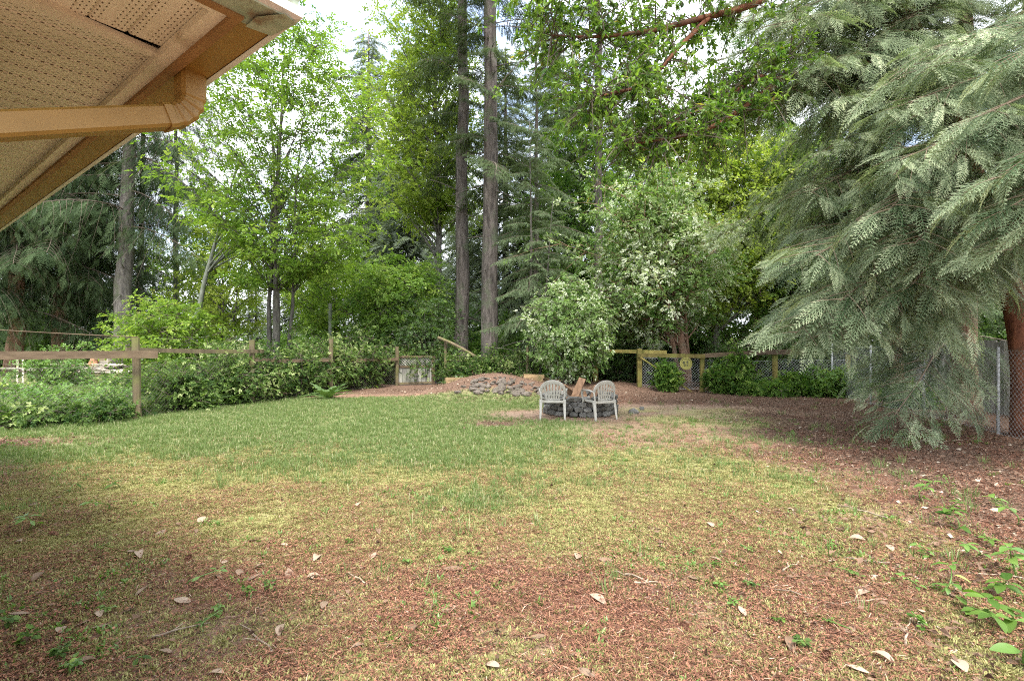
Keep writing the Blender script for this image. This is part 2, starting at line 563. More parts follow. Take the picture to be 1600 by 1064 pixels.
def soffit_mat(name, ax, ay):
    """vinyl soffit: vent slots punched in rows, slot length along ax"""
    m, nt, out = newmat(name)
    co = N(nt, "ShaderNodeTexCoord")
    sp = N(nt, "ShaderNodeSeparateXYZ")
    nt.links.new(co.outputs['Object'], sp.inputs[0])

    def mt(op, a, b=None, c=None):
        n = N(nt, "ShaderNodeMath", operation=op)
        for i, v in enumerate((a, b, c)):
            if v is None:
                continue
            if isinstance(v, (int, float)):
                n.inputs[i].default_value = v
            else:
                nt.links.new(v, n.inputs[i])
        return n.outputs[0]
    X = sp.outputs[ax]
    Y = sp.outputs[ay]
    row = mt('FLOOR', mt('DIVIDE', Y, 0.0125))
    fy = mt('FRACT', mt('DIVIDE', Y, 0.0125))
    stag = mt('MULTIPLY', mt('MODULO', row, 2.0), 0.5)
    fx = mt('FRACT', mt('ADD', mt('DIVIDE', X, 0.026), stag))
    hx = mt('LESS_THAN', mt('ABSOLUTE', mt('SUBTRACT', fx, 0.5)), 0.17)
    hy = mt('LESS_THAN', mt('ABSOLUTE', mt('SUBTRACT', fy, 0.5)), 0.15)
    hole = mt('MULTIPLY', hx, hy)
    # plain strip beside each rib
    strip = mt('FRACT', mt('DIVIDE', Y, 0.10))
    hole = mt('MULTIPLY', hole, mt('GREATER_THAN', strip, 0.24))
    no = N(nt, "ShaderNodeTexNoise", Scale=3.0, Detail=6, Roughness=.6)
    nt.links.new(co.outputs['Object'], no.inputs['Vector'])
    col = mixc(nt, ramp(nt, no.outputs['Fac'], .35, .7), (.74, .70, .54), (.62, .58, .43))
    n2 = N(nt, "ShaderNodeTexNoise", Scale=26.0, Detail=4, Roughness=.7)
    nt.links.new(co.outputs['Object'], n2.inputs['Vector'])
    col = mixc(nt, ramp(nt, n2.outputs['Fac'], .60, .74), col, (.38, .31, .19))
    col = mixc(nt, hole, col, (.10, .07, .035))
    p = N(nt, "ShaderNodeBsdfPrincipled", Roughness=.55)
    nt.links.new(col, p.inputs['Base Color'])
    b = N(nt, "ShaderNodeBump", Strength=.5, Distance=.002, invert=True)
    nt.links.new(hole, b.inputs['Height'])
    nt.links.new(b.outputs[0], p.inputs['Normal'])
    nt.links.new(p.outputs[0], out.inputs[0])
    return m


MAT['soffit_u'] = soffit_mat("soffit slots along", 0, 1)
MAT['soffit_v'] = soffit_mat("soffit slots across", 1, 0)


def ground_mat():
    m, nt, out = newmat("forest lawn soil")
    co = N(nt, "ShaderNodeTexCoord")

    def noise(s, d=6, r=.65):
        n = N(nt, "ShaderNodeTexNoise", Scale=s, Detail=d, Roughness=r)
        nt.links.new(co.outputs['Object'], n.inputs['Vector'])
        return n.outputs['Fac']

    def attr(n):
        return N(nt, "ShaderNodeAttribute", attribute_name=n).outputs['Fac']

    def masked(a, ns, lo, hi, k=0.9):
        x = N(nt, "ShaderNodeMath", operation='MULTIPLY_ADD')
        nt.links.new(ns, x.inputs[0])
        x.inputs[1].default_value = k
        nt.links.new(a, x.inputs[2])
        return ramp(nt, x.outputs[0], lo, hi)
    fine = noise(60, 8, .7)
    mid = noise(14, 8, .7)
    big = noise(2.2, 6, .6)
    soil = mixc(nt, ramp(nt, fine, .36, .64), (.095, .056, .040), (.34, .210, .145))
    soil = mixc(nt, ramp(nt, mid, .50, .66), soil, (.42, .27, .19))
    soil = mixc(nt, ramp(nt, big, .48, .60), soil, (.23, .145, .10))
    soil = mixc(nt, ramp(nt, noise(5.5, 5, .6), .52, .62), soil, (.115, .072, .052))
    tan = mixc(nt, ramp(nt, fine, .35, .65), (.19, .125, .085), (.40, .29, .205))
    c = mixc(nt, masked(attr("pale"), mid, .70, 1.0), soil, tan)
    dark = mixc(nt, ramp(nt, fine, .36, .66), (.060, .038, .028), (.23, .145, .10))
    c = mixc(nt, masked(attr("dark"), mid, .70, 1.05), c, dark)
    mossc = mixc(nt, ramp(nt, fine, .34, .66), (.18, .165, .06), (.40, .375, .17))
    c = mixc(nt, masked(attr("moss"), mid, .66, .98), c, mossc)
    grs = mixc(nt, ramp(nt, fine, .34, .66), (.115, .130, .05), (.27, .265, .125))
    c = mixc(nt, masked(attr("grass"), mid, .72, 1.08), c, grs)
    p = N(nt, "ShaderNodeBsdfPrincipled", Roughness=.95)
    p.inputs['Specular IOR Level'].default_value = .1
    nt.links.new(c, p.inputs['Base Color'])
    ad = N(nt, "ShaderNodeMath", operation='ADD')
    nt.links.new(fine, ad.inputs[0])
    nt.links.new(mid, ad.inputs[1])
    b = N(nt, "ShaderNodeBump", Strength=.8, Distance=.03)
    nt.links.new(ad.outputs[0], b.inputs['Height'])
    nt.links.new(b.outputs[0], p.inputs['Normal'])
    nt.links.new(p.outputs[0], out.inputs[0])
    return m


MAT['ground'] = ground_mat()

# ================================================================ GROUND
def axis_pts(lo, hi, step, far):
    a = np.arange(lo, hi + 1e-6, step)
    g = [step]
    out = []
    x = hi
    while x < far:
        g.append(g[-1] * 1.22)
        x += g[-1]
        out.append(x)
    neg = []
    x = lo
    s = step
    while x > -far:
        s *= 1.22
        x -= s
        neg.append(x)
    return np.concatenate([neg[::-1], a, out])


xs = axis_pts(-11, 10, 0.11, 1500)
ys = axis_pts(1.0, 18.5, 0.11, 1500)
GX, GY = np.meshgrid(xs, ys)
GZ = gz(GX, GY)
nx_, ny_ = len(xs), len(ys)
gm = MB()
ii = (np.arange(ny_ - 1)[:, None] * nx_ + np.arange(nx_ - 1)[None, :])
gm.add(np.stack([GX, GY, GZ], -1).reshape(-1, 3), np.stack([ii, ii + 1, ii + nx_ + 1, ii + nx_], -1).reshape(-1, 4))
ground = gm.obj("ground", MAT['ground'], smooth=True)
for nm, fn in (("grass", m_grass), ("moss", m_moss_sun), ("dark", m_dark), ("pale", m_pale)):
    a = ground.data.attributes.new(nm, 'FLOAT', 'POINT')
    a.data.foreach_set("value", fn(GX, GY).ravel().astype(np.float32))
tag(ground, "mossy lawn and reddish needle litter of the back yard", kind="structure")


# ================================================================ HOUSE CORNER
E_ANG = math.atan2(1.0, -1.3)
house = thing("house", "tan house corner with perforated soffit, ochre gutter and brown fascia", "house", (-0.655, 1.5125, 0), E_ANG)
ZG = 2.60


def prism_u(mb, poly, u0, u1, m0=0.0, tint=.5, mat=0):
    """polygon of (v,z), swept along u; m0: mitre, start follows u = v*m0"""
    P = np.array(poly, float)
    k = len(P)
    A = np.stack([u0 + P[:, 0] * m0, P[:, 0], P[:, 1]], -1)
    B = np.stack([np.full(k, u1), P[:, 0], P[:, 1]], -1)
    i = np.arange(k)
    j = (i + 1) % k
    mb.add(np.vstack([A, B]), [np.stack([i, j, j + k, i + k], -1), i[None, ::-1], (i + k)[None]], tint, mat)
    return mb


def swap(mb):
    """mirror u<->v for the side eave"""
    for V in mb.V:
        V[:, [0, 1]] = V[:, [1, 0]]
    mb.F = [(f[:, ::-1], m) for f, m in mb.F]
    return mb


g_prof = [(.09, ZG), (.0, ZG), (-.012, ZG + .012), (-.012, ZG + .05), (-.035, ZG + .085), (-.035, ZG + .11), (.09, ZG + .11)]
lip_prof = [(-.0005, ZG - .003), (-.026, ZG + .004), (-.026, ZG + .030), (-.0122, ZG + .030), (-.0122, ZG + .012)]
fas_prof = [(.0905, ZG - .012), (.116, ZG - .012), (.116, ZG + .16), (.0905, ZG + .16)]
trm_prof = [(.1163, ZG + .004), (.158, ZG + .004), (.158, ZG + .032), (.1163, ZG + .032)]
for side in (0, 1):
    L = 9.0 if side == 0 else 7.5
    for nm, pr, mt_ in (("gutter", g_prof, 'gutter'), ("gutter_lip", lip_prof, 'lip'), ("fascia_board", fas_prof, 'fascia'), ("soffit_trim", trm_prof, 'trim')):
        b = prism_u(MB(), pr, 0.0, L, 1.0)
        if side:
            swap(b)
        b.obj(nm, MAT[mt_], house)


def soffit_panel(w0, w1, a0, a1, along_v):
    """ribbed vinyl panel: ribs run along v (or u), sheet at ZG+.034"""
    z0 = ZG + .034
    prof = []
    w = w0
    while w < w1 - 0.001:
        e = min(w + .10, w1)
        prof += [(w, z0 + .007), (w + .006, z0), (e - .006, z0)]
        w = e
    prof.append((w1, z0 + .007))
    P = np.array(prof)
    k = len(P)
    if along_v:
        A = np.stack([P[:, 0], np.full(k, a0), P[:, 1]], -1)
        B = np.stack([P[:, 0], np.full(k, a1), P[:, 1]], -1)
    else:
        A = np.stack([np.full(k, a0), P[:, 0], P[:, 1]], -1)
        B = np.stack([np.full(k, a1), P[:, 0], P[:, 1]], -1)
    i = np.arange(k - 1)
    Ft = np.stack([i, i + 1, i + 1 + k, i + k], -1)
    C = A.copy(); D = B.copy(); C[:, 2] = z0 + .012; D[:, 2] = z0 + .012
    mb = MB()
    mb.add(np.vstack([A, B]), Ft, .5)
    mb.add(np.vstack([C, D]), Ft[:, ::-1], .5)
    return mb.obj("soffit_panel", MAT['soffit_v' if along_v else 'soffit_u'], house)


u = .575
while u < 8.5:
    soffit_panel(u, u + .30, .150, .70, True)
    u += .301
v = .150
while v < 7.0:
    soffit_panel(v, v + .30, .150, .535, False)
    v += .301
cb = MB()
cb.bar((.585, .152, ZG + .026), (.515, .70, ZG + .026), .042, .018)
cb.obj("soffit_trim", MAT['trim'], house)
# weathered gutter mitre with its bent flap
gc = MB()
prism_u(gc, [(.0915, ZG - .004), (-.003, ZG - .004), (-.017, ZG + .008), (-.017, ZG + .05), (-.040, ZG + .084), (-.040, ZG + .113), (.0915, ZG + .113)], 0, .125, 1.0)
gc2 = swap(prism_u(MB(), [(.0915, ZG - .0045), (-.003, ZG - .0045), (-.017, ZG + .008), (-.017, ZG + .05), (-.040, ZG + .084), (-.040, ZG + .113), (.0915, ZG + .113)], 0, .60, 1.0))
gc.F += [(f + gc.n, m) for f, m in gc2.F]; gc.V += gc2.V; gc.T += gc2.T; gc.n += gc2.n
gcorner = gc.obj("gutter_corner", MAT['patina'], house)
fl = MB()
fl.add([(.0, -.02, ZG - .007), (.12, -.004, ZG - .006), (.13, .07, ZG - .009), (.05, .075, ZG - .013), (-.022, .03, ZG - .010)], np.array([[0, 1, 2, 3, 4]]))
fl.add([(.0, -.02, ZG - .0065), (.12, -.004, ZG - .0055), (.13, .07, ZG - .0085), (.05, .075, ZG - .0125), (-.022, .03, ZG - .0095)], np.array([[4, 3, 2, 1, 0]]))
fl.obj("bent_flap", MAT['patina'], gcorner)

# downspout: outlet, ribbed elbow, sloping pipe to the wall
U0 = .60


def rect_sweep(path, w, h, mb=None, tint=.5, bev=.25):
    """path of (v,z) in the plane u=U0; section w along u, h across"""
    mb = mb or MB()
    P = np.array(path, float)
    T = np.gradient(P, axis=0)
    T /= np.linalg.norm(T, axis=1)[:, None]
    Nn = np.stack([-T[:, 1], T[:, 0]], -1)
    w = np.broadcast_to(w, (len(P),)); h = np.broadcast_to(h, (len(P),))
    c = 1 - bev
    sec = np.array([(-1, -c), (-c, -1), (c, -1), (1, -c), (1, c), (c, 1), (-c, 1), (-1, c)])
    V = []
    for i in range(len(P)):
        for a, b_ in sec:
            q = P[i] + Nn[i] * b_ * h[i] / 2
            V.append((U0 + a * w[i] / 2, q[0], q[1]))
    k = 8
    m = len(P)
    i = np.arange(m - 1)[:, None] * k
    j = np.arange(k)[None]
    jj = (j + 1) % k
    F = np.stack([i + j, i + jj, i + k + jj, i + k + j], -1).reshape(-1, 4)
    mb.add(np.array(V), [F, np.arange(k)[None, ::-1], (np.arange(k) + (m - 1) * k)[None]], tint)
    return mb


down = rect_sweep([(.1063, 2.4311), (.20, 2.3932), (.35, 2.3326), (.50, 2.2720), (.655, 2.2094)], .084, .074).obj("downspout", MAT['gutter'], house)
rect_sweep([(.045, ZG + .004), (.045, 2.55), (.0452, 2.522)], .090, .082).obj("outlet_pipe", MAT['gutter'], down)
arc = []
ws = []
na = 17
for i in range(na):
    t = i / (na - 1)
    th = t * R(68)
    rr = .098
    cx, cz = .045 + rr, 2.522
    arc.append((cx - rr * math.cos(th), cz - rr * math.sin(th)))
    ws.append(.090 if (i // 2) % 2 == 0 else .082)
rect_sweep(arc + [(.13, 2.4215)], np.array(ws + [.094]), np.array([w - .010 for w in ws] + [.084])).obj("elbow", MAT['gutter'], down)
rect_sweep([(.655, 2.2094), (.66, 2.12), (.66, .1)], .088, .078).obj("wall_pipe", MAT['gutter'], down)
# walls and roof beyond the frame
wl = MB()
wl.box((.70 + 4.0, .70 + 3.2, 1.34), (8.0, 6.4, 2.68))
wl.obj("wall", MAT['siding'], house)
rf = MB()
ez = ZG + .125
rf.add([(-.02, -.02, ez), (9.0, -.02, ez), (9.0, 7.7, ez), (-.02, 7.7, ez), (3.6, 3.8, ez + 1.45), (6.0, 3.8, ez + 1.45)],
       [np.array([[0, 1, 5, 4], [2, 3, 4, 5], [3, 2, 1, 0]]), np.array([[1, 2, 5], [3, 0, 4]])])
rf.obj("roof", MAT['shingle'], house)


# ================================================================ FENCES
def chain(mb, A, B, z0, z1, s=.09, r=.0022):
    """diamond wire mesh between two ground points"""
    A = np.array(A, float); B = np.array(B, float)
    L = np.linalg.norm(B - A)
    H = z1 - z0
    d = (B - A) / L
    nn = np.array([-d[1], d[0]]) * .003
    zb = float(gz(*((A + B) / 2)))
    for sg in (0, 1):
        for k in np.arange(-H, L, s):
            a0, a1 = k, k + H
            t0, t1 = max(a0, 0), min(a1, L)
            if t1 - t0 < .03:
                continue
            za, zb_ = (t0 - a0), (t1 - a0)
            if sg:
                za, zb_ = H - za, H - zb_
            p = A + d * t0 + (nn if sg else -nn)
            q = A + d * t1 + (nn if sg else -nn)
            mb.tube([(p[0], p[1], zb + z0 + za), (q[0], q[1], zb + z0 + zb_)], r, 3, .5, 0, False)
    for z in (z0, z1):
        mb.tube([(A[0], A[1], zb + z), (B[0], B[1], zb + z)], .003, 3, .5, 0, False)


def post(parent, x, y, h, r, mat, square=False, lean=(0, 0), base=None):
    z = float(gz(x, y)) if base is None else base
    mb = MB()
    if square:
        mb.bar((x, y, z - .15), (x + lean[0], y + lean[1], z + h), r * 2, r * 2, rng.random(), up=(0, 1, 0))
    else:
        n = 7
        t = np.linspace(0, 1, n)[:, None]
        P = np.array([(x, y, z - .15)]) * (1 - t) + np.array([(x + lean[0], y + lean[1], z + h)]) * t
        P[1:-1, :2] += (rng.random((n - 2, 2)) - .5) * .012
        mb.tube(P, r * (1 + (rng.random(n) - .5) * .12), 9, .5)
    return mb.obj("post", MAT[mat], parent, smooth=False)


def rail(parent, a, b, w, h, mat, up=(0, 0, 1), name="rail", sag=0.0):
    mb = MB()
    a = np.array(a, float); b = np.array(b, float)
    m = 5
    pts = [a + (b - a) * i / m + np.array([0, 0, -sag * 4 * (i / m) * (1 - i / m)]) for i in range(m + 1)]
    d = nrm(b - a); s = nrm(np.cross(d, np.array(up, float))); uu = np.cross(s, d)
    V = []
    for p in pts:
        jw = (rng.random() - .5) * .006
        for i, j in ((-1, -1), (1, -1), (1, 1), (-1, 1)):
            V.append(p + s * (w / 2) * i + uu * (h / 2 + jw) * j)
    k = 4
    i = np.arange(m)[:, None] * k
    j = np.arange(k)[None]
    jj = (j + 1) % k
    F = np.stack([i + j, i + k + j, i + k + jj, i + jj], -1).reshape(-1, 4)
    mb.add(np.array(V), [F, np.array([[0, 1, 2, 3]]), (np.array([[3, 2, 1, 0]]) + m * k)], rng.random())
    return mb.obj(name, MAT[mat], parent)


LP = [(-10.6, 8.4), (-7.85, 10.75), (at(393, 13.7), 13.7), (at(517, 16.0), 16.0), (at(620, 18.4), 18.4)]
LH = [1.62, 1.71, 1.68, 1.70, 1.40]
lf = thing("chain_link_fence", "long weathered wood post and wire fence overgrown with brambles", "fence", (0, 0, 0))
for k, ((x, y), h) in enumerate(zip(LP, LH)):
    post(lf, x, y, h, [.07, .075, .072, .066, .065][k], 'old_wood', lean=(rng.normal(0, .02), rng.normal(0, .02)))
rail(lf, (LP[0][0], LP[0][1] - .09, 1.39), (LP[1][0] + .42, LP[1][1] - .01, 1.36), .04, .155, 'brown_wood')
rail(lf, (LP[1][0] - .3, LP[1][1] + .06, 1.46), (LP[2][0] + .2, LP[2][1] + .25, 1.36), .045, .095, 'old_wood', sag=.02)
rail(lf, (LP[2][0] - .05, LP[2][1] - .10, 1.15), (LP[3][0] + .02, LP[3][1] - .09, 1.04), .045, .09, 'brown_wood', sag=.03)
rail(lf, (LP[3][0] - .25, LP[3][1] - .2, 1.05), (LP[4][0] + .05, LP[4][1] - .09, .98), .045, .10, 'brown_wood', sag=.03)
cab = MB()
cab.tube(bez((LP[0][0], LP[0][1], 1.97), (-9.2, 9.6, 1.80), (LP[1][0], LP[1][1], 1.72), 9), .010, 5)
cab.obj("top_cable", MAT['brown_wood'], lf)
wm = MB()
for k in range(4):
    chain(wm, LP[k], LP[k + 1], .05, 1.12)
wm.obj("wire_mesh", MAT['dark_wire'], lf)["kind"] = "stuff"

# lattice topped gate at the far end of the left fence
GA, GB = np.array([at(622, 18.55), 18.55]), np.array([at(677, 19.0), 19.0])
gate = thing("wooden_gate", "grey board gate with lattice top at the end of the bramble fence", "gate", (0, 0, 0))
gd = (GB - GA) / np.linalg.norm(GB - GA)
gl = float(np.linalg.norm(GB - GA))
gzb = float(gz(*GA))
nb = 9
for k in range(nb):
    p = GA + gd * (gl * (k + .5) / nb)
    MB().box((p[0], p[1], gzb + .32 + rng.normal(0, .006)), (gl / nb - .014, .02, .66), math.atan2(gd[1], gd[0]), tint=rng.random()).obj("board", MAT['grey_wood'], gate)
for z, m_ in ((.66, 'brown_wood'), (1.02, 'brown_wood'), (.06, 'old_wood')):
    q = np.array([gd[1], -gd[0]]) * .022
    rail(gate, (*(GA + q), gzb + z), (*(GB + q), gzb + z), .025, .075, m_)
post(gate, GB[0], GB[1], 1.06, .055, 'brown_wood', True)
for sg in (0, 1):
    for k in np.arange(-.28, gl, .095):
        t0, t1 = max(k, .02), min(k + .29, gl - .02)
        if t1 - t0 < .05:
            continue
        za, zb = .69 + (t0 - k), .69 + (t1 - k)
        if sg:
            za, zb = 1.68 - za, 1.68 - zb
        q = np.array([gd[1], -gd[0]]) * (.004 if sg else -.006)
        p0 = GA + gd * t0 + q
        p1 = GA + gd * t1 + q
        MB().bar((*p0, gzb + za), (*p1, gzb + zb), .008, .028, rng.random()).obj("lattice_slat", MAT['grey_wood'], gate)
# grey sheet and pole frame beyond the gate
sh = thing("sheet_metal_panel", "grey corrugated metal sheet standing beside the lattice gate", "panel", (at(688, 19.4), 19.4, 0))
mb = MB()
n = 15
uu_ = np.linspace(-.32, .32, n)
zz_ = .02 * np.sin(np.arange(n) * np.pi / 2)
V = np.array([[(a, b, z) for a, b in zip(uu_, zz_)] for z in (-.05, .95)]).reshape(-1, 3)
V2 = V + np.array([0, .004, 0])
i = np.arange(n - 1)
mb.add(V, np.stack([i, i + 1, i + 1 + n, i + n], -1)); mb.add(V2, np.stack([i + n, i + 1 + n, i + 1, i], -1))
mb.obj("sheet", MAT['grey_wood'], sh)
MB().box((0, -.035, .97), (.70, .03, .05)).obj("cap_rail", MAT['brown_wood'], sh)
lp = thing("leaning_pole_frame", "mossy pole leaning down from an upright post above the rubble mound", "pole frame", (0, 0, 0))
post(lp, at(696, 18.6), 18.6, 1.60, .05, 'old_wood')
mb = MB()
mb.tube(spline([(at(684, 18.5), 18.5, 1.76), (at(712, 18.4), 18.4, 1.48), (at(746, 18.2), 18.2, 1.02), (at(764, 18.0), 18.0, .60)], 3), .055, 8)
mb.obj("leaning_pole", MAT['old_wood'], lp)

# ---- back fence
BP = [(at(930, 17.0), 17.0), (at(999, 16.4), 16.4), (at(1097, 16.3), 16.3), (at(1211, 16.0), 16.0), (at(1325, 15.6), 15.6)]
bf = thing("chain_link_fence", "short mossy yellow post and rail fence with wire mesh behind the fire pit", "fence", (0, 0, 0))
for k, (x, y) in enumerate(BP):
    post(bf, x, y, [1.0, 1.22, 1.20, 1.22, 1.2][k], [.085, .07, .075, .085, .07][k], 'mossy_wood', k < 2, base=float(gz(x, y)))
rail(bf, (at(934, 17.0), 16.9, 1.31), (at(1040, 16.4), 16.27, 1.28), .05, .11, 'mossy_wood')
rail(bf, (at(996, 16.4), 16.29, 1.185), (at(1099, 16.3), 16.18, 1.155), .05, .12, 'mossy_wood')
rail(bf, (at(1096, 16.3), 16.19, 1.165), (at(1141, 16.2), 16.05, 1.23), .05, .13, 'brown_wood')
rail(bf, (at(1166, 16.1), 15.98, 1.27), (at(1256, 15.9), 15.78, 1.31), .05, .15, 'brown_wood')
rail(bf, (at(1138, 16.15), 16.06, 1.24), (at(1170, 16.1), 16.0, 1.27), .05, .12, 'brown_wood')
MB().bar((at(1001, 16.2), 16.2, 1.12), (at(1082, 16.1), 16.08, .02), .03, .045, .7).obj("brace", MAT['mossy_wood'], bf)
wm = MB()
for k in range(1, 4):
    chain(wm, BP[k], BP[k + 1], .02, 1.02)
wm.obj("wire_mesh", MAT['wire'], bf)["kind"] = "stuff"
# round mossy plaque hung on the wire
pq = thing("round_plaque", "round mossy yellow plaque hanging on the back fence wire", "plaque", (at(1071, 16.2), 16.17, hz(568, 16.2)))
mb = MB()
mb.tube([(0, .02, 0), (0, -.008, 0), (0, -.02, 0)], [.19, .195, .175], 24)
mb.obj("disc", MAT['disc'], pq)
mb = MB()
a = np.linspace(0, 2 * np.pi, 24, endpoint=False)
V = np.concatenate([np.stack([np.cos(a) * r_, np.full(24, y_), np.sin(a) * r_], -1) for r_, y_ in ((.195, -.021), (.195, -.032), (.165, -.032), (.165, -.0205))])
i = np.arange(24); j = (i + 1) % 24
mb.add(V, np.concatenate([np.stack([i + 24 * q, j + 24 * q, j + 24 * q + 24, i + 24 * q + 24], -1) for q in range(3)]))
mb.obj("rim", MAT['disc'], pq)
for (ax, az, rx, rz_) in ((-.065, .03, .038, .055), (.045, .045, .034, .05), (-.03, -.055, .032, .022), (.05, -.05, .026, .03)):
    mb = MB()
    mb.add(np.concatenate([np.stack([ax + np.cos(a) * rx * s_, np.full(24, y_), az + np.sin(a) * rz_ * s_], -1) for s_, y_ in ((1, -.0195), (.85, -.025))]),
           [np.stack([i, j, j + 24, i + 24], -1), (np.arange(24) + 24)[None]])
    mb.obj("carved_mark", MAT['disc_dark'], pq)

# ---- right fence: pipe posts, wire and a board fence behind
RP = [(9.75, 15.6), (9.25, 13.2), (8.85, 11.0), (8.45, 8.9), (8.0, 6.6), (7.6, 4.4)]
rfence = thing("chain_link_fence", "tall galvanised wire fence under the drooping cedar boughs", "fence", (0, 0, 0))
for x, y in RP:
    mb = MB()
    z = float(gz(x, y))
    mb.tube([(x, y, z - .1), (x, y, z + 1.52)], .024, 8)
    mb.obj("post", MAT['wire'], rfence, smooth=True)
wm = MB()
for k in range(5):
    chain(wm, RP[k], RP[k + 1], .03, 1.48, .085)
wm.obj("wire_mesh", MAT['wire'], rfence)["kind"] = "stuff"
bd = thing("board_fence", "silver grey vertical board fence beyond the wire fence", "fence", (0, 0, 0))
for k in range(44):
    t = k / 43
    x, y = 10.7 + .75 * (1 - t), 14.6 - 5.0 * t
    MB().box((x, y, .80 + float(gz(x, y)) + rng.normal(0, .015)), (.108, .022, 1.7), R(96) + rng.normal(0, .02), tint=rng.random()).obj("board", MAT['grey_wood'], bd)
for z in (.35, 1.4):
    rail(bd, (11.48, 14.6, z), (10.73, 9.6, z), .04, .09, 'grey_wood')

# ---- lumber and scrap in the clearing beyond the left fence
lum = thing("lumber_pile", "bleached lumber pile lying in the clearing beyond the fence", "lumber pile", (0, 0, 0))
for k in range(16):
    c = np.array([at(125, 20) + rng.uniform(-1.7, 1.7), 20 + rng.uniform(-.8, .8)])
    an = rng.normal(.1, .22)
    L = rng.uniform(1.6, 3.6)
    dx = np.array([math.cos(an), math.sin(an)]) * L / 2
    z = float(gz(*c)) + .05 + .05 * (k // 3) + rng.random() * .05
    MB().bar((*(c - dx), z), (*(c + dx), z + rng.normal(0, .06)), rng.uniform(.09, .2), .04, rng.random()).obj("plank", MAT['plank'], lum)
rk = thing("wire_rack", "white wire rack tipped up behind the lumber pile", "rack", (at(198, 20.6), 20.6, float(gz(at(198, 20.6), 20.6))))
rk.rotation_euler = (R(-30), 0, R(15))
for k in range(9):
    mb = MB(); mb.tube([(-.55 + k * .14, 0, .1), (-.55 + k * .14, .02, .62)], .012, 5); mb.obj("bar", MAT['white'], rk)
for z in (.1, .62):
    mb = MB(); mb.tube([(-.6, 0, z), (.62, .02, z)], .016, 5); mb.obj("frame_rail", MAT['white'], rk)
bx_ = thing("scrap_block", "orange scrap chunk propped on the lumber pile", "scrap", (at(147, 19.9), 19.9, float(gz(at(147, 19.9), 19.9)) + .22))
mb = MB(); mb.box((0, 0, .12), (.34, .25, .34), .3, .2, .25, taper=.7); mb.obj("chunk", MAT['rust'], bx_)
bx2 = thing("cardboard_box", "pale open carton lying beside the wire rack", "box", (at(165, 20.1), 20.1, float(gz(at(165, 20.1), 20.1)) + .2))
for sx, sy, wx, wy in ((0, -.16, .42, .012), (0, .16, .42, .012), (-.21, 0, .012, .30), (.21, 0, .012, .30)):
    MB().box((sx, sy, .15), (wx, wy, .28), 0, 0, 0).obj("side", MAT['plank'], bx2)
MB().box((0, -.27, .29), (.42, .2, .01), 0, R(-25)).obj("flap", MAT['plank'], bx2)
MB().box((0, 0, .012), (.41, .31, .012)).obj("bottom", MAT['plank'], bx2)
ln = thing("scrap_post", "thin stake standing in the clearing beyond the fence", "stake", (at(116, 18), 18, 0))
MB().box((0, 0, .55), (.07, .06, 1.2)).obj("stake", MAT['old_wood'], ln)
tb = thing("upright_pickets", "two pale pickets standing in the grass beyond the fence", "pickets", (at(30, 17), 17, 0))
for dx in (-.05, .13):
    MB().box((dx, 0, .62), (.05, .03, 1.3), .2).obj("picket", MAT['plank'], tb)

# ================================================================ FOLIAGE TEMPLATES
def leaf_T(w=.5, fold=.12, droop=.10):
    """one leaf: base at origin, tip at +x, folded on the midrib"""
    m = MB()
    m.add([(0, 0, 0), (.42, w / 2, fold), (1, 0, -droop), (.42, -w / 2, fold), (.45, 0, 0)],
          np.array([[0, 4, 1], [4, 2, 1], [0, 3, 4], [4, 3, 2]]), 0.0)
    return m.template()


def leaf2_T(w=.55, fold=.12, droop=.10):
    m = MB()
    m.add([(0, 0, 0), (.45, w / 2, fold), (1, 0, -droop), (.45, -w / 2, fold)], np.array([[0, 2, 1], [0, 3, 2]]), 0.0)
    return m.template()


def sprig_T(k=5, w=.55, L=1.0, leaf=.45, seed=0, trif=False):
    """a twiglet carrying k leaves"""
    r = np.random.default_rng(seed)
    m = MB()
    t = np.linspace(.15, 1, k)
    d = np.stack([np.ones(k) * .6, np.where(np.arange(k) % 2, 1, -1) * r.uniform(.5, 1.1, k), r.normal(0, .25, k)], -1)
    d[-1] = (1, 0, -.1)
    loc = np.stack([t * L * .7, r.normal(0, .04, k), -.12 * t ** 2], -1)
    n = np.stack([r.normal(0, .3, k), r.normal(0, .3, k), np.ones(k)], -1)
    m.scatter(leaf2_T(w), loc, basis(d, n), leaf * r.uniform(.75, 1.15, k), r.normal(0, .10, k))
    return m.template()


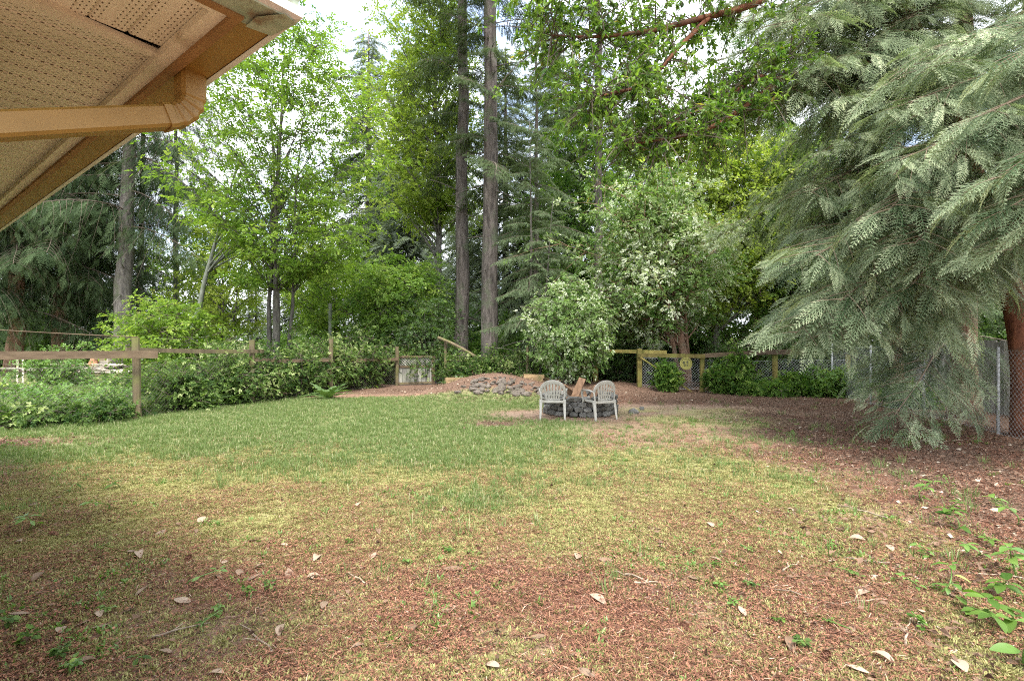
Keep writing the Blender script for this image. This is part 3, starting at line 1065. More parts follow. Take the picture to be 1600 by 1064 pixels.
def frond_T(nP=12, L=1.0, width=.30, pin=.030, sub=2, ang=48, droop=.22, seed=0, tip=.4, jag=.14, peak=.32):
    """flat pinnate spray: rachis along +x, tint rises toward the pinna tips"""
    r = np.random.default_rng(seed)
    m = MB()
    rx = np.linspace(0, 1, 5)
    rz = -droop * rx ** 2
    m.add(np.concatenate([np.stack([rx * L, np.full(5, .008) * (1 - .7 * rx), rz], -1), np.stack([rx * L, -np.full(5, .008) * (1 - .7 * rx), rz], -1)]),
          np.stack([np.arange(4), np.arange(4) + 5, np.arange(4) + 6, np.arange(4) + 1], -1), -.1)
    for i in range(nP):
        t = .08 + .90 * i / (nP - 1)
        env = (t / peak) ** .6 if t < peak else ((1 - t) / (1 - peak)) ** .8
        for s in (-1, 1):
            l = width * max(env, .12) * r.uniform(1 - jag * 2.4, 1 + jag * 1.6) + .02
            a = R(ang + r.normal(0, 40 * jag)) * s
            d = np.array([math.cos(a), math.sin(a)])
            q = np.array([-d[1], d[0]])
            b = np.array([t * L + (.02 if s > 0 else 0), 0])
            zb = -droop * t ** 2
            zt = zb - .12 * l + r.normal(0, .012)
            w = pin * (.8 + .4 * env)
            p = [b + q * w * .35, b - q * w * .35, b + d * l * .55 - q * w * .5, b + d * l, b + d * l * .55 + q * w * .5]
            zz = [zb, zb, (zb + zt) / 2 + .004, zt, (zb + zt) / 2 + .004]
            m.add([(x[0], x[1], z) for x, z in zip(p, zz)], [np.array([[0, 1, 2, 4]]), np.array([[4, 2, 3]])], np.array([0, 0, .08, tip, .08]))
            for k in range(sub):
                f = (k + 1) / (sub + 1) * .9
                for s2 in (-1, 1):
                    a2 = a + s2 * R(38)
                    d2 = np.array([math.cos(a2), math.sin(a2)])
                    o = b + d * l * f
                    l2 = l * (.46 * (1 - f) + .10)
                    z0 = zb + (zt - zb) * f
                    q2 = np.array([-d2[1], d2[0]]) * w * .33
                    m.add([(*(o - q2), z0), (*(o + q2), z0), (*(o + d2 * l2), z0 - .05 * l2)], np.array([[0, 1, 2]]), np.array([0, 0, tip]))
    return m.template()


def needle_twig_T(n=13, w=.34, seed=0, droop=.2):
    """fir twig: thin clumped needles herringbone plus a few upright"""
    r = np.random.default_rng(seed)
    m = MB()
    for i in range(n):
        t = .05 + .92 * i / (n - 1)
        z = -droop * t * t
        for s in (-1, 1, 0):
            if s == 0 and i % 2:
                continue
            l = w * (.55 + .45 * math.sin(math.pi * min(t * .8 + .15, 1))) * r.uniform(.8, 1.15)
            d = nrm(np.array([.75, s * 1.0, .18 if s else r.choice([-.5, .6])]) + r.normal(0, .1, 3))
            q = nrm(np.cross(d, np.array([0, 0, 1.]) if s else np.array([0, 1., 0]))) * .030
            o = np.array([t, 0, z])
            m.add([o - q, o + q, o + d * l], np.array([[0, 1, 2]]), np.array([0, 0, .25]))
    m.add([(0, .012, 0), (0, -.012, 0), (1, 0, -droop)], np.array([[0, 1, 2]]), -.1)
    return m.template()


LEAF4 = leaf_T(.46)
LEAF = leaf2_T(.55)
SPRIG = [sprig_T(5, .60, 1, .46, s) for s in range(3)]
BSPRIG = [sprig_T(6, .72, 1, .42, s + 20) for s in range(3)]


# ---------------------------------------------------------------- bough variants (shared mesh data)
def cedar_bough(seed, L=4.5, nbr=26, fr_len=.50, tmpl=None, frond_gap=.135, hang=.42, spr=(38, 66), fa=(35, 55), tv=.09, dn=.25):
    r = np.random.default_rng(seed)
    wood = MB()
    fol = MB()
    x = np.linspace(0, L, 12)
    bend = r.normal(0, .10)
    P = np.stack([x, bend * (x / L) ** 2 * L * .4 + .03 * np.sin(x * 2 + seed), .26 * x - .115 * x ** 2 + .0075 * x ** 3], -1)
    wood.tube(P, np.linspace(.034, .006, 12), 6)

    def pt(t):
        i = t * 11
        k = min(int(i), 10)
        return P[k] + (P[k + 1] - P[k]) * (i - k), nrm(P[k + 1] - P[k])
    locs, dirs, nors, scs, tin = [], [], [], [], []
    for b in range(nbr):
        t = .10 + .89 * (b / (nbr - 1)) ** .9
        o, tan = pt(t)
        s = 1 if b % 2 else -1
        l = (1.45 * (1 - t) ** .75 + .34) * r.uniform(.75, 1.2)
        ang = R(r.uniform(*spr)) * s
        side = np.array([-tan[1], tan[0], 0])
        d = nrm(tan * math.cos(ang) + side * math.sin(ang) + np.array([0, 0, r.normal(.05, .12)]))
        n = 7
        ss = np.linspace(0, l, n)
        Q = o + d * ss[:, None] + np.array([0, 0, -1.0]) * (hang * ss ** 1.7 * r.uniform(.6, 1.3))[:, None]
        wood.tube(Q, np.linspace(.007, .0025, n), 4, cap=False)
        m = max(3, int(l / frond_gap))
        for k in range(m + 1):
            f = .10 + .90 * k / m
            i = min(int(f * (n - 1)), n - 2)
            q = Q[i] + (Q[i + 1] - Q[i]) * (f * (n - 1) - i)
            tn = nrm(Q[i + 1] - Q[i])
            s2 = 0 if k == m else (1 if k % 2 else -1)
            hs = nrm(np.cross(np.array([0, 0, 1.]), tn))
            a2 = R(r.uniform(*fa)) * s2
            dd = nrm(tn * math.cos(a2) + hs * math.sin(a2) + np.array([0, 0, -dn - .35 * r.random()]))
            locs.append(q); dirs.append(dd)
            nors.append(np.array([0, 0, 1.]) + hs * r.normal(0, .45) + r.normal(0, .25, 3))
            scs.append(fr_len * (1.05 - .45 * f) * r.uniform(.6, 1.3) * (.75 + .25 * (l / 1.5)))
            tin.append(.30 + .22 * f + .12 * t + r.normal(0, tv))  # tint rises outward, painting the dark inside and the lit outer sprays
    locs = np.array(locs); dirs = np.array(dirs); nors = np.array(nors); scs = np.array(scs); tin = np.array(tin)
    which = r.integers(0, len(tmpl), len(locs))
    for w in range(len(tmpl)):
        k = which == w
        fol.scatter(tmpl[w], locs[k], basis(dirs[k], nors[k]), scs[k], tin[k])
    return wood, fol


CFR = [frond_T(12, 1, .32, .015, 2, 42, .28, s, .65, .11) for s in range(4)]
CFR_LO = [frond_T(10, 1, .32, .026, 1, 44, .35, s + 9) for s in range(2)]
TWG = [needle_twig_T(13, .30, s) for s in range(3)]
BOUGH = {}


def bough_set(key, n, fmat, wmat, **kw):
    out = []
    for i in range(n):
        w, f = cedar_bough(kw.get('seed0', 0) + i, **{k: v for k, v in kw.items() if k != 'seed0'})
        out.append((w.mesh(key + " wood", MAT[wmat]), f.mesh(key + " foliage", MAT[fmat])))
    BOUGH[key] = out


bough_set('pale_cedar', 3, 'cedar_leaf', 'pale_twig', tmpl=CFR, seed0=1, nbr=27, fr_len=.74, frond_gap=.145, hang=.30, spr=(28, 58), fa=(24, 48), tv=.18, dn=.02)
bough_set('dark_cedar', 3, 'dark_cedar_leaf', 'twig', tmpl=CFR_LO, seed0=11, fr_len=.80, frond_gap=.17, hang=.95, tv=.17)
bough_set('fir', 3, 'fir_leaf', 'twig', tmpl=TWG, seed0=21, nbr=30, fr_len=.42, frond_gap=.11, hang=.25)
bough_set('hemlock', 3, 'hemlock_leaf', 'twig', tmpl=TWG, seed0=31, nbr=26, fr_len=.40, frond_gap=.12, hang=.40)
BL = 4.5


def add_bough(root, key, z, az, length, tilt=0.0, roll=0.0, rad=0.0, off=(0, 0)):
    w, f = BOUGH[key][rng.integers(len(BOUGH[key]))]
    o = link("bough", w, root)
    s = length / BL
    o.location = (off[0] + math.cos(az) * rad, off[1] + math.sin(az) * rad, z)
    o.rotation_mode = 'XYZ'
    o.rotation_euler = (Matrix.Rotation(az, 3, 'Z') @ Matrix.Rotation(-tilt, 3, 'Y') @ Matrix.Rotation(roll, 3, 'X')).to_euler()
    o.scale = (s, s * random.choice((-1, 1)), s)
    g = link("foliage", f, o)
    g["kind"] = "stuff"
    return o


def trunk_mesh(H, r0, r1, lean=(0, 0), wander=.04, n=14, sides=12, flare=1.5, seed=0, stubs=0):
    r = np.random.default_rng(seed)
    z = np.linspace(0, 1, n) ** 1.15
    P = np.stack([lean[0] * z + r.normal(0, wander, n) * (z > 0), lean[1] * z + r.normal(0, wander, n) * (z > 0), z * H - .1], -1)
    rad = r0 + (r1 - r0) * z
    rad[0] *= flare
    mb = MB()
    mb.tube(P, rad, sides, wob=.10)
    for k in range(stubs):
        f = r.uniform(.10, .6)
        i = int(f * (n - 1))
        az = r.uniform(0, 2 * np.pi)
        l = r.uniform(.5, 2.0)
        o = P[i] + (P[i + 1] - P[i]) * r.random()
        e = o + np.array([math.cos(az) * l, math.sin(az) * l, r.uniform(-.5, .25) * l])
        mb.tube(bez(o, (o + e) / 2 + np.array([0, 0, .1]), e, 5), np.linspace(.03, .008, 5), 5)
    return mb, P


def conifer(name, label, cat, xy, H, r0, boughs, bmat, z0, z1, n, l0, l1, tilt0=5, tilt1=25, lean=(0, 0), group=None, stubs=0, seed=0, az_pref=None, r1=None):
    root = thing(name, label, cat, (xy[0], xy[1], float(gz(*xy))), 0, group)
    tm, P = trunk_mesh(H, r0, r1 if r1 is not None else r0 * .12, lean, r0 * .12, 16, 14, 1.4, seed, stubs)
    tm.obj("trunk", MAT[bmat], root, smooth=True)
    r = np.random.default_rng(seed + 500)
    for k in range(n):
        f = ((k + .5) / n) ** .9
        z = z0 + (z1 - z0) * f
        az = k * 2.39996 + r.normal(0, .3)
        if az_pref is not None and r.random() < az_pref[1]:
            az = az_pref[0] + r.normal(0, az_pref[2])
        i = np.interp(z, P[:, 2], np.arange(len(P)))
        ox = np.interp(z, P[:, 2], P[:, 0]); oy = np.interp(z, P[:, 2], P[:, 1])
        l = (l0 + (l1 - l0) * f) * r.uniform(.75, 1.15)
        add_bough(root, boughs, z, az, l, R(tilt0 + (tilt1 - tilt0) * f + r.normal(0, 6)), r.normal(0, .25), 0, (ox, oy))
    return root


# ---------------------------------------------------------------- broadleaf trees and shrubs
def fib(n, r):
    i = np.arange(n) + .5
    ph = np.arccos(1 - 2 * i / n)
    th = np.pi * (1 + 5 ** .5) * i + r.uniform(0, 6)
    return np.stack([np.cos(th) * np.sin(ph), np.sin(th) * np.sin(ph), np.cos(ph)], -1)


def broadleaf(name, label, cat, xy, top, cc, cr, r0, lmat, bmat, seed, limbs=26, twigs=7, nleaf=30, leaf=.11, tmpl=None, spread=.22, flat=.5,
              stems=((0, 0, 1.0),), rise=.8, shell=.45, group=None, planar=1.4, droop=.25, z_low=.15, tint0=.45, tvar=.22, clump=.16, keep=None, wood="trunk", z=None, twz=.55, boff=.35, div=2.2, rag=.06, lw=1.0):
    """cc, cr: crown centre and radii relative to the base. Returns the root."""
    r = np.random.default_rng(seed)
    tmpl = tmpl or [LEAF]
    root = thing(name, label, cat, (xy[0], xy[1], float(gz(*xy)) if z is None else z), 0, group)
    cc = np.array(cc, float); cr = np.array(cr, float)
    W = MB()
    S = []
    for (dx, dy, rf) in stems:
        n = 12
        t = np.linspace(0, 1, n)
        e = np.array([cc[0] * .8 + dx * div, cc[1] * .8 + dy * div, top * (.80 + .15 * rf)])
        P = np.stack([dx * boff + (e[0] - dx * boff) * t ** 1.3, dy * boff + (e[1] - dy * boff) * t ** 1.3, -.1 + (e[2] + .1) * t], -1)
        P[1:, :2] += np.cumsum(r.normal(0, .012 * top ** .5, (n - 1, 2)), 0)
        rad = r0 * rf * (1 - .88 * t ** .9)
        rad[0] *= 1.25
        W.tube(P, rad, 9 if r0 > .06 else 6, wob=.06)
        S.append((P, rad))
    D = fib(limbs, r)
    locs, dirs, nors, tins = [], [], [], []
    for k in range(limbs):
        rr = shell + (1 - shell) * r.random() ** .5
        end = cc + cr * D[k] * rr * r.uniform(1 - 2 * rag, 1 + rag)
        if end[2] < .12:
            end[2] = .12 + r.random() * .2
        if keep is not None and not keep(end):
            continue
        P, rad = S[r.integers(len(S))]
        hd = math.hypot(end[0] - np.interp(end[2], P[:, 2], P[:, 0]), end[1] - np.interp(end[2], P[:, 2], P[:, 1]))
        za = np.clip(end[2] - hd * rise - .2, z_low * top, P[-1, 2] * .97)
        o = np.array([np.interp(za, P[:, 2], P[:, 0]), np.interp(za, P[:, 2], P[:, 1]), za])
        rw = np.interp(za, P[:, 2], rad)
        ln = np.linalg.norm(end - o)
        C = bez(o, (o + end) / 2 + np.array([0, 0, .14 * ln]) + r.normal(0, .05 * ln, 3), end, 8)
        W.tube(C, np.linspace(min(rw * .55, .012 + .014 * ln) * lw, .005, 8), 5, cap=False)
        ct = r.normal(0, tvar * .55)                       # each limb's leaves share a shade
        for q in range(twigs):
            t = .30 + .70 * (q + r.random()) / twigs
            i = min(int(t * 7), 6)
            s0 = C[i] + (C[i + 1] - C[i]) * (t * 7 - i)
            tn = nrm(C[i + 1] - C[i])
            dv = nrm(tn * .7 * np.array([1, 1, .4 + twz]) + r.normal(0, .75, 3) * np.array([1, 1, twz]))
            l = ln * r.uniform(.14, .34) + .12
            e = s0 + dv * l + np.array([0, 0, -droop * l * .5])
            W.tube(np.stack([s0, (s0 + e) / 2 + np.array([0, 0, .03 * l]), e]), [.006 + .002 * ln, .005, .003], 3, cap=False)
            m = max(2, int(nleaf * r.uniform(.6, 1.4)))
            f = r.random(m) ** .6
            lc = s0 + (e - s0) * f[:, None] + r.normal(0, spread * (.6 + .25 * l), (m, 3)) * np.array([1, 1, flat])
            locs.append(lc)
            dd = (lc - s0) * .6 + r.normal(0, .5, (m, 3)) * max(l, .3)
            dd = nrm(dd) + np.array([0, 0, -droop])
            dirs.append(dd)
            nors.append(UP * planar + r.normal(0, .55, (m, 3)) + nrm(lc - cc) * .35)
            tins.append(tint0 + ct + r.normal(0, tvar * .5) + r.normal(0, tvar * .45, m))
    wo = W.obj(wood, MAT[bmat], root, smooth=True)
    locs = np.concatenate(locs); dirs = np.concatenate(dirs); nors = np.concatenate(nors); tins = np.concatenate(tins)
    locs[:, 2] = np.maximum(locs[:, 2], .03)
    F = MB()
    wh = r.integers(0, len(tmpl), len(locs))
    for w in range(len(tmpl)):
        k = wh == w
        F.scatter(tmpl[w], locs[k], basis(dirs[k], nors[k]), leaf * r.uniform(.6, 1.25, int(k.sum())), tins[k])
    F.obj("crown" if wood == "trunk" else "foliage", MAT[lmat], root)["kind"] = "stuff"
    return root


def shrub(name, label, cat, xy, rad, h, lmat, seed, group=None, leaf=.075, dens=1.0, tmpl=None, ry=None, bmat='twig', **kw):
    nst = kw.pop('nst', 5)
    r = np.random.default_rng(seed + 77)
    st = [(r.normal(0, rad * .18), r.normal(0, rad * .18), r.uniform(.6, 1)) for _ in range(nst)]
    a = dict(limbs=int(30 * dens), twigs=6, nleaf=9, spread=.16, flat=.8, rise=.5, shell=.40, planar=1.0, z_low=.05, wood="stem", rag=.28)
    a.update(kw)
    return broadleaf(name, label, cat, xy, h * .9, (0, 0, h * .50), (rad, ry or rad * .85, h * .52), .022 + .006 * h, lmat, bmat, seed,
                     leaf=leaf, tmpl=tmpl or BSPRIG, stems=st, group=group, **a)


# ================================================================ TREES: LEFT SIDE
# dark cedars standing beyond the left fence
conifer("cedar_tree", "dark drooping cedar with a bare grey trunk beyond the left fence", "tree", (at(190, 20.5), 20.5), 22, .34, 'dark_cedar', 'grey_bark', 5.6, 19, 56, 4.0, 2.6, -14, 12, (.5, .2), "dark cedars beyond the left fence", 5, 1)
conifer("cedar_tree", "dark cedar with boughs sweeping low to the shaded undergrowth", "tree", (at(95, 22.0), 22.0), 20, .32, 'dark_cedar', 'cedar_bark', 2.8, 18, 64, 5.0, 2.8, -12, 12, (-.2, .3), "dark cedars beyond the left fence", 4, 2)
conifer("cedar_tree", "dense dark cedar partly hidden behind the house eave", "tree", (at(25, 20.5), 20.5), 19, .30, 'dark_cedar', 'cedar_bark', 2.4, 16, 64, 4.8, 2.6, -12, 12, (0, .2), "dark cedars beyond the left fence", 4, 3)
conifer("cedar_tree", "slim dark cedar beside the grey cedar trunk", "tree", (at(217, 23.5), 23.5), 19, .17, 'dark_cedar', 'grey_bark', 7.0, 18, 22, 3.0, 2.0, -6, 15, (.2, .2), "dark cedars beyond the left fence", 3, 4)
conifer("cedar_tree", "dark conifer crown behind the downspout elbow above the leaning trunk", "tree", (at(275, 27), 27), 20, .18, 'dark_cedar', 'grey_bark', 9.5, 19, 34, 3.6, 1.8, -10, 12, (0, 0), "dark cedars beyond the left fence", 3, 5)
# leaning slender tree
broadleaf("alder_tree", "slender pale trunk leaning right with sparse bright leaves", "tree", (at(293, 18.6), 18.6), 9.0, (2.6, .3, 7.0), (2.3, 2.0, 2.2), .13, 'maple_leaf', 'pale_bark', 40,
          limbs=22, twigs=6, nleaf=9, leaf=.16, tmpl=SPRIG, spread=.25, flat=.35, stems=((0, 0, 1),), rise=.7, z_low=.45)
# the big maple
broadleaf("maple_tree", "tall spreading maple with several dark upright stems and bright layered leaves", "tree", (at(427, 17.0), 17.0), 12.0, (.35, 0, 8.0), (3.4, 3.0, 5.0), .15, 'maple_leaf', 'maple_bark', 41,
          limbs=115, twigs=9, nleaf=10, leaf=.235, tmpl=SPRIG, spread=.24, flat=.13, stems=((.10, 0, 1), (-.22, .1, .62), (.36, .30, .5)), boff=1.0, div=2.0, twz=.14, rise=.85, shell=.66, planar=2.0, z_low=.27, tint0=.55, keep=lambda e: e[2] > 3.4, lw=.6)
broadleaf("vine_maple", "low bright vine maple behind the fence under the dark cedars", "tree", (at(262, 15.8), 15.8), 2.6, (0, 0, 1.75), (1.7, 1.4, 1.35), .05, 'maple_leaf', 'twig', 42,
          limbs=54, twigs=7, nleaf=9, leaf=.20, twz=.2, tint0=.62, tmpl=SPRIG, spread=.2, flat=.35, stems=((0, 0, 1), (.4, 0, .8), (-.4, .1, .8)), rise=.6, planar=1.8)
broadleaf("vine_maple", "airy bright young maple filling the gap beside the leaning trunk", "tree", (at(350, 21.5), 21.5), 6.2, (0, 0, 4.0), (2.3, 2.0, 2.6), .07, 'yellow_leaf', 'maple_bark', 43,
          limbs=40, twigs=7, nleaf=10, leaf=.25, twz=.2, tint0=.62, tmpl=SPRIG, spread=.28, flat=.35, stems=((0, 0, 1), (.5, 0, .8)), rise=.7, planar=1.8)
broadleaf("vine_maple", "bright young maple between the big maple and the dark shrubs", "tree", (at(520, 23.0), 23.0), 5.6, (0, 0, 3.9), (2.2, 2.0, 2.3), .07, 'maple_leaf', 'maple_bark', 44,
          limbs=40, twigs=7, nleaf=10, leaf=.25, twz=.2, tint0=.62, tmpl=SPRIG, spread=.28, flat=.4, stems=((0, 0, 1), (.5, 0, .8)), rise=.7, planar=1.6)

# ================================================================ TREES: CENTRE
conifer("fir_tree", "tall straight fir trunk, the thinner of the close pair behind the rubble mound", "tree", (at(721, 20.5), 20.5), 27, .30, 'fir', 'fir_bark', 8.2, 26, 40, 2.9, 2.2, -16, 10, (.1, .2), "pair of tall firs", 14, 51, r1=.10)
conifer("fir_tree", "tall straight fir trunk with brown furrowed bark, the thicker of the close pair", "tree", (at(764, 18.8), 18.8), 28, .325, 'fir', 'fir_bark', 6.6, 26, 44, 2.9, 2.4, -16, 10, (.15, .2), "pair of tall firs", 16, 52, r1=.12)
broadleaf("cottonwood_tree", "tall yellow green cottonwood rising beside the pair of firs", "tree", (at(688, 24.5), 24.5), 18.5, (-.6, 0, 12.8), (3.2, 3.0, 6.6), .22, 'yellow_leaf', 'grey_bark', 53,
          limbs=90, twigs=8, nleaf=12, leaf=.32, tmpl=SPRIG, spread=.36, flat=.7, rise=1.0, shell=.5, planar=.9, tint0=.5)
conifer("fir_tree", "slim grey fir trunk showing between the hanging madrone leaves", "tree", (at(935, 24.0), 24.0), 25, .23, 'fir', 'fir_bark', 10, 24, 30, 3.2, 2.0, -10, 12, (0, 0), None, 6, 54, r1=.08)
conifer("hemlock_tree", "small drooping hemlock with slim dark stem behind the mound", "tree", (at(832, 18.4), 18.4), 9.5, .085, 'hemlock', 'maple_bark', 1.2, 9.2, 54, 2.1, .6, -14, 5, (-.1, 0), None, 6, 55)
broadleaf("alder_tree", "leafy green alder filling the gap behind the small hemlock", "tree", (at(905, 27.0), 27.0), 13.5, (0, 0, 8.2), (3.4, 2.6, 6.2), .16, 'green_leaf', 'grey_bark', 59,
          limbs=80, twigs=8, nleaf=11, leaf=.34, tmpl=SPRIG, spread=.36, flat=.6, rise=.9, shell=.45, planar=1.0, tint0=.45)
conifer("hemlock_tree", "tall grey green hemlock behind the thicker fir trunk", "tree", (at(838, 22.5), 22.5), 17, .16, 'hemlock', 'fir_bark', 3.2, 16.5, 60, 3.0, .8, -14, 6, (0, 0), None, 5, 70)
conifer("hemlock_tree", "curved thin hemlock stem leaning beside the small drooping hemlock", "tree", (at(842, 17.6), 17.6), 6.5, .065, 'hemlock', 'maple_bark', 2.4, 6.3, 24, 1.5, .5, -14, 5, (.5, .1), None, 4, 56)
broadleaf("elder_shrub", "tall bright green shrub mass left of the fir trunks", "shrub", (at(628, 21.5), 21.5), 4.6, (0, 0, 2.8), (2.5, 2.0, 2.7), .07, 'green_leaf', 'maple_bark', 57,
          limbs=100, twigs=7, nleaf=11, leaf=.25, tmpl=SPRIG, spread=.24, flat=.6, stems=((0, 0, 1), (.6, .1, .9), (-.6, 0, .9)), rise=.6, wood="stem", tint0=.68)
broadleaf("elder_shrub", "dark leafy shrub crowding the base of the fir pair", "shrub", (at(668, 19.8), 19.8), 2.9, (0, 0, 1.7), (1.5, 1.3, 1.6), .05, 'dark_leaf', 'maple_bark', 58,
          limbs=60, twigs=6, nleaf=9, leaf=.16, tmpl=SPRIG, spread=.2, flat=.7, stems=((0, 0, 1), (.4, .1, .9)), rise=.5, wood="stem", tint0=.6)

# ================================================================ TREES: RIGHT SIDE
def kd(e):
    return True


broadleaf("dogwood_tree", "pale silvery leaved dogwood with reddish trunk behind the round plaque", "tree", (at(1072, 17.4), 17.4), 6.4, (-1.1, -.1, 4.3), (3.0, 2.2, 3.3), .17, 'dogwood_leaf', 'cedar_bark', 61,
          limbs=115, twigs=9, nleaf=14, leaf=.195, tmpl=SPRIG, spread=.24, flat=.55, stems=((0, 0, 1), (-.5, 0, .6), (.3, .2, .5)), rise=.55, shell=.5, planar=1.2, droop=.35, z_low=.22, tint0=.70, tvar=.42, rag=.22, keep=lambda e: not (e[0] > -.8 and e[2] < 3.0 and e[1] < .6))
broadleaf("dogwood_shrub", "low silvery dogwood thicket spilling over the fence end by the chairs", "shrub", (at(890, 16.6), 16.6), 3.0, (.0, -.1, 1.75), (1.5, 1.2, 1.75), .05, 'dogwood_leaf', 'twig', 62,
          limbs=90, twigs=7, nleaf=12, leaf=.16, tmpl=SPRIG, spread=.2, flat=.6, stems=((0, 0, 1), (.5, 0, .8), (-.5, 0, .8), (.1, .4, .7)), rise=.5, shell=.45, planar=1.1, droop=.4, tint0=.66, tvar=.36, wood="stem")
broadleaf("alder_tree", "yellow green alder crown rising behind the silvery dogwood", "tree", (at(1120, 19.6), 19.6), 10.6, (.2, 0, 7.0), (3.5, 2.0, 4.2), .16, 'yellow_leaf', 'grey_bark', 63,
          limbs=90, twigs=8, nleaf=13, leaf=.29, tmpl=SPRIG, spread=.32, flat=.6, rise=.9, shell=.45, planar=1.0, tint0=.66)
broadleaf("alder_tree", "green alder crown behind the drooping cedar boughs", "tree", (at(1250, 20.0), 20.0), 9.8, (.2, 0, 6.0), (2.9, 2.4, 4.6), .14, 'green_leaf', 'grey_bark', 64,
          limbs=90, twigs=8, nleaf=13, leaf=.29, tmpl=SPRIG, spread=.32, flat=.6, rise=.9, shell=.45, planar=1.0, tint0=.55)
conifer("cedar_tree", "dark cedar showing between the alder crowns beyond the back fence", "tree", (at(1185, 25), 25), 16, .2, 'dark_cedar', 'cedar_bark', 3.0, 15, 40, 3.6, 1.4, -8, 12, (0, 0), None, 3, 65)
conifer("cedar_tree", "dark cedar standing far behind the board fence", "tree", (at(1400, 17.5), 17.5), 15, .22, 'dark_cedar', 'cedar_bark', 1.6, 14, 44, 4.0, 1.6, -8, 12, (0, 0), None, 3, 66)

# big pale cedar whose boughs hang over the right of the yard
CT = (9.55, 10.8)
cedar = conifer("cedar_tree", "huge pale green cedar whose drooping boughs sweep over the right of the yard", "tree", CT, 19, .24, 'pale_cedar', 'cedar_bark', 5.2, 15, 24, 5.0, 3.4, -4, 8, (0, 0), "pale cedars over the yard", 3, 67)
r_ = np.random.default_rng(5)
TIPS = []


def bough_to(root, key, base, tip, length=None):
    """bough from the trunk at base to (about) the tip point"""
    b = np.array(base, float); t = np.array(tip, float)
    d = t - b
    az = math.atan2(d[1], d[0])
    L = np.linalg.norm(d)
    nat = math.atan2(.26 * BL - .115 * BL ** 2 + .0075 * BL ** 3, BL)
    tilt = math.atan2(d[2], math.hypot(d[0], d[1])) - nat
    o = add_bough(root, key, 0, az, L, tilt, r_.normal(0, .2))
    o.location = Vector(b) - root.location
    return o


# (photo x, photo y, depth) of bough tips and height where the bough leaves the stem
for px, py, Y, zb in ((1222, 512, 8.6, 3.2), (1275, 525, 8.8, 3.1), (1335, 525, 8.0, 3.0), (1245, 415, 9.0, 4.0), (1212, 325, 9.3, 5.0), (1280, 300, 8.4, 5.4),
                      (1290, 230, 8.2, 6.2), (1300, 400, 7.6, 4.2), (1330, 470, 7.4, 3.5), (1420, 450, 7.2, 3.5), (1380, 330, 7.0, 4.8), (1440, 380, 6.8, 4.1),
                      (1400, 200, 7.4, 6.4), (1140, 120, 9.2, 7.6), (1180, 60, 8.8, 8.2), (1250, 110, 8.4, 7.4), (1330, 90, 8.0, 7.6), (1450, 110, 7.4, 7.2),
                      (1110, 180, 9.6, 7.0), (1400, 655, 8.2, 1.75), (1500, 400, 6.8, 3.9), (1280, 470, 9.4, 3.6), (1350, 492, 8.4, 3.2),
                      (1150, 30, 9.8, 8.8), (1110, 90, 9.4, 8.0), (1200, 150, 8.8, 7.4), (1230, 20, 8.6, 8.6), (1160, -10, 8.4, 9.0), (1270, 180, 8.6, 6.8), (1350, 150, 7.6, 7.0), (1300, 20, 9.0, 8.6), (1420, 30, 8.4, 8.4), (1320, 300, 8.8, 5.0), (1270, 360, 9.4, 4.6)):
    bough_to(cedar, 'pale_cedar', (CT[0] - .1, CT[1] - .1, zb + r_.normal(0, .15)), (at(px, Y), Y, hz(py, Y)))
CT2 = (9.3, 7.2)
cedar2 = conifer("cedar_tree", "pale cedar beyond the wire fence with its boughs reaching over the edge of the yard", "tree", CT2, 17, .22, 'pale_cedar', 'cedar_bark', 5.8, 14, 14, 4.0, 2.6, -2, 8, (0, 0), "pale cedars over the yard", 2, 68)
for px, py, Y, zb in ((1500, 300, 5.9, 4.4), (1540, 180, 5.8, 5.2), (1565, 330, 5.7, 4.1), (1480, 60, 6.2, 6.0), (1580, 90, 5.6, 5.6), (1540, 390, 6.0, 3.9),
                      (1590, 250, 5.4, 4.6), (1440, 160, 6.6, 5.6), (1470, 240, 6.2, 5.0), (1410, 270, 6.8, 5.2), (1590, 350, 5.6, 4.0)):
    bough_to(cedar2, 'pale_cedar', (CT2[0], CT2[1], zb), (at(px, Y), Y, hz(py, Y)))

# madrone: red trunk behind the wire fence, long red limbs reaching over the yard
AX, AY = 8.75, 8.75
arb = thing("madrone_tree", "red barked madrone with long red limbs and glossy leaves hanging over the yard", "tree", (AX, AY, float(gz(AX, AY))))
mb = MB()
TP = spline([(0, 0, -.1), (.03, .05, 1.4), (-.15, .25, 3.2), (-.7, .5, 5.4), (-1.5, .6, 7.6), (-2.2, .5, 9.6)], 4)
mb.tube(TP, np.linspace(.20, .09, len(TP)), 12, wob=.05)
mb.obj("trunk", MAT['arbutus_bark'], arb, smooth=True)
al, ad, an, at_t = [], [], [], []
r = np.random.default_rng(12)


def pw(px, py, Y):
    return np.array([at(px, Y), Y, hz(py, Y)]) - np.array(arb.location)


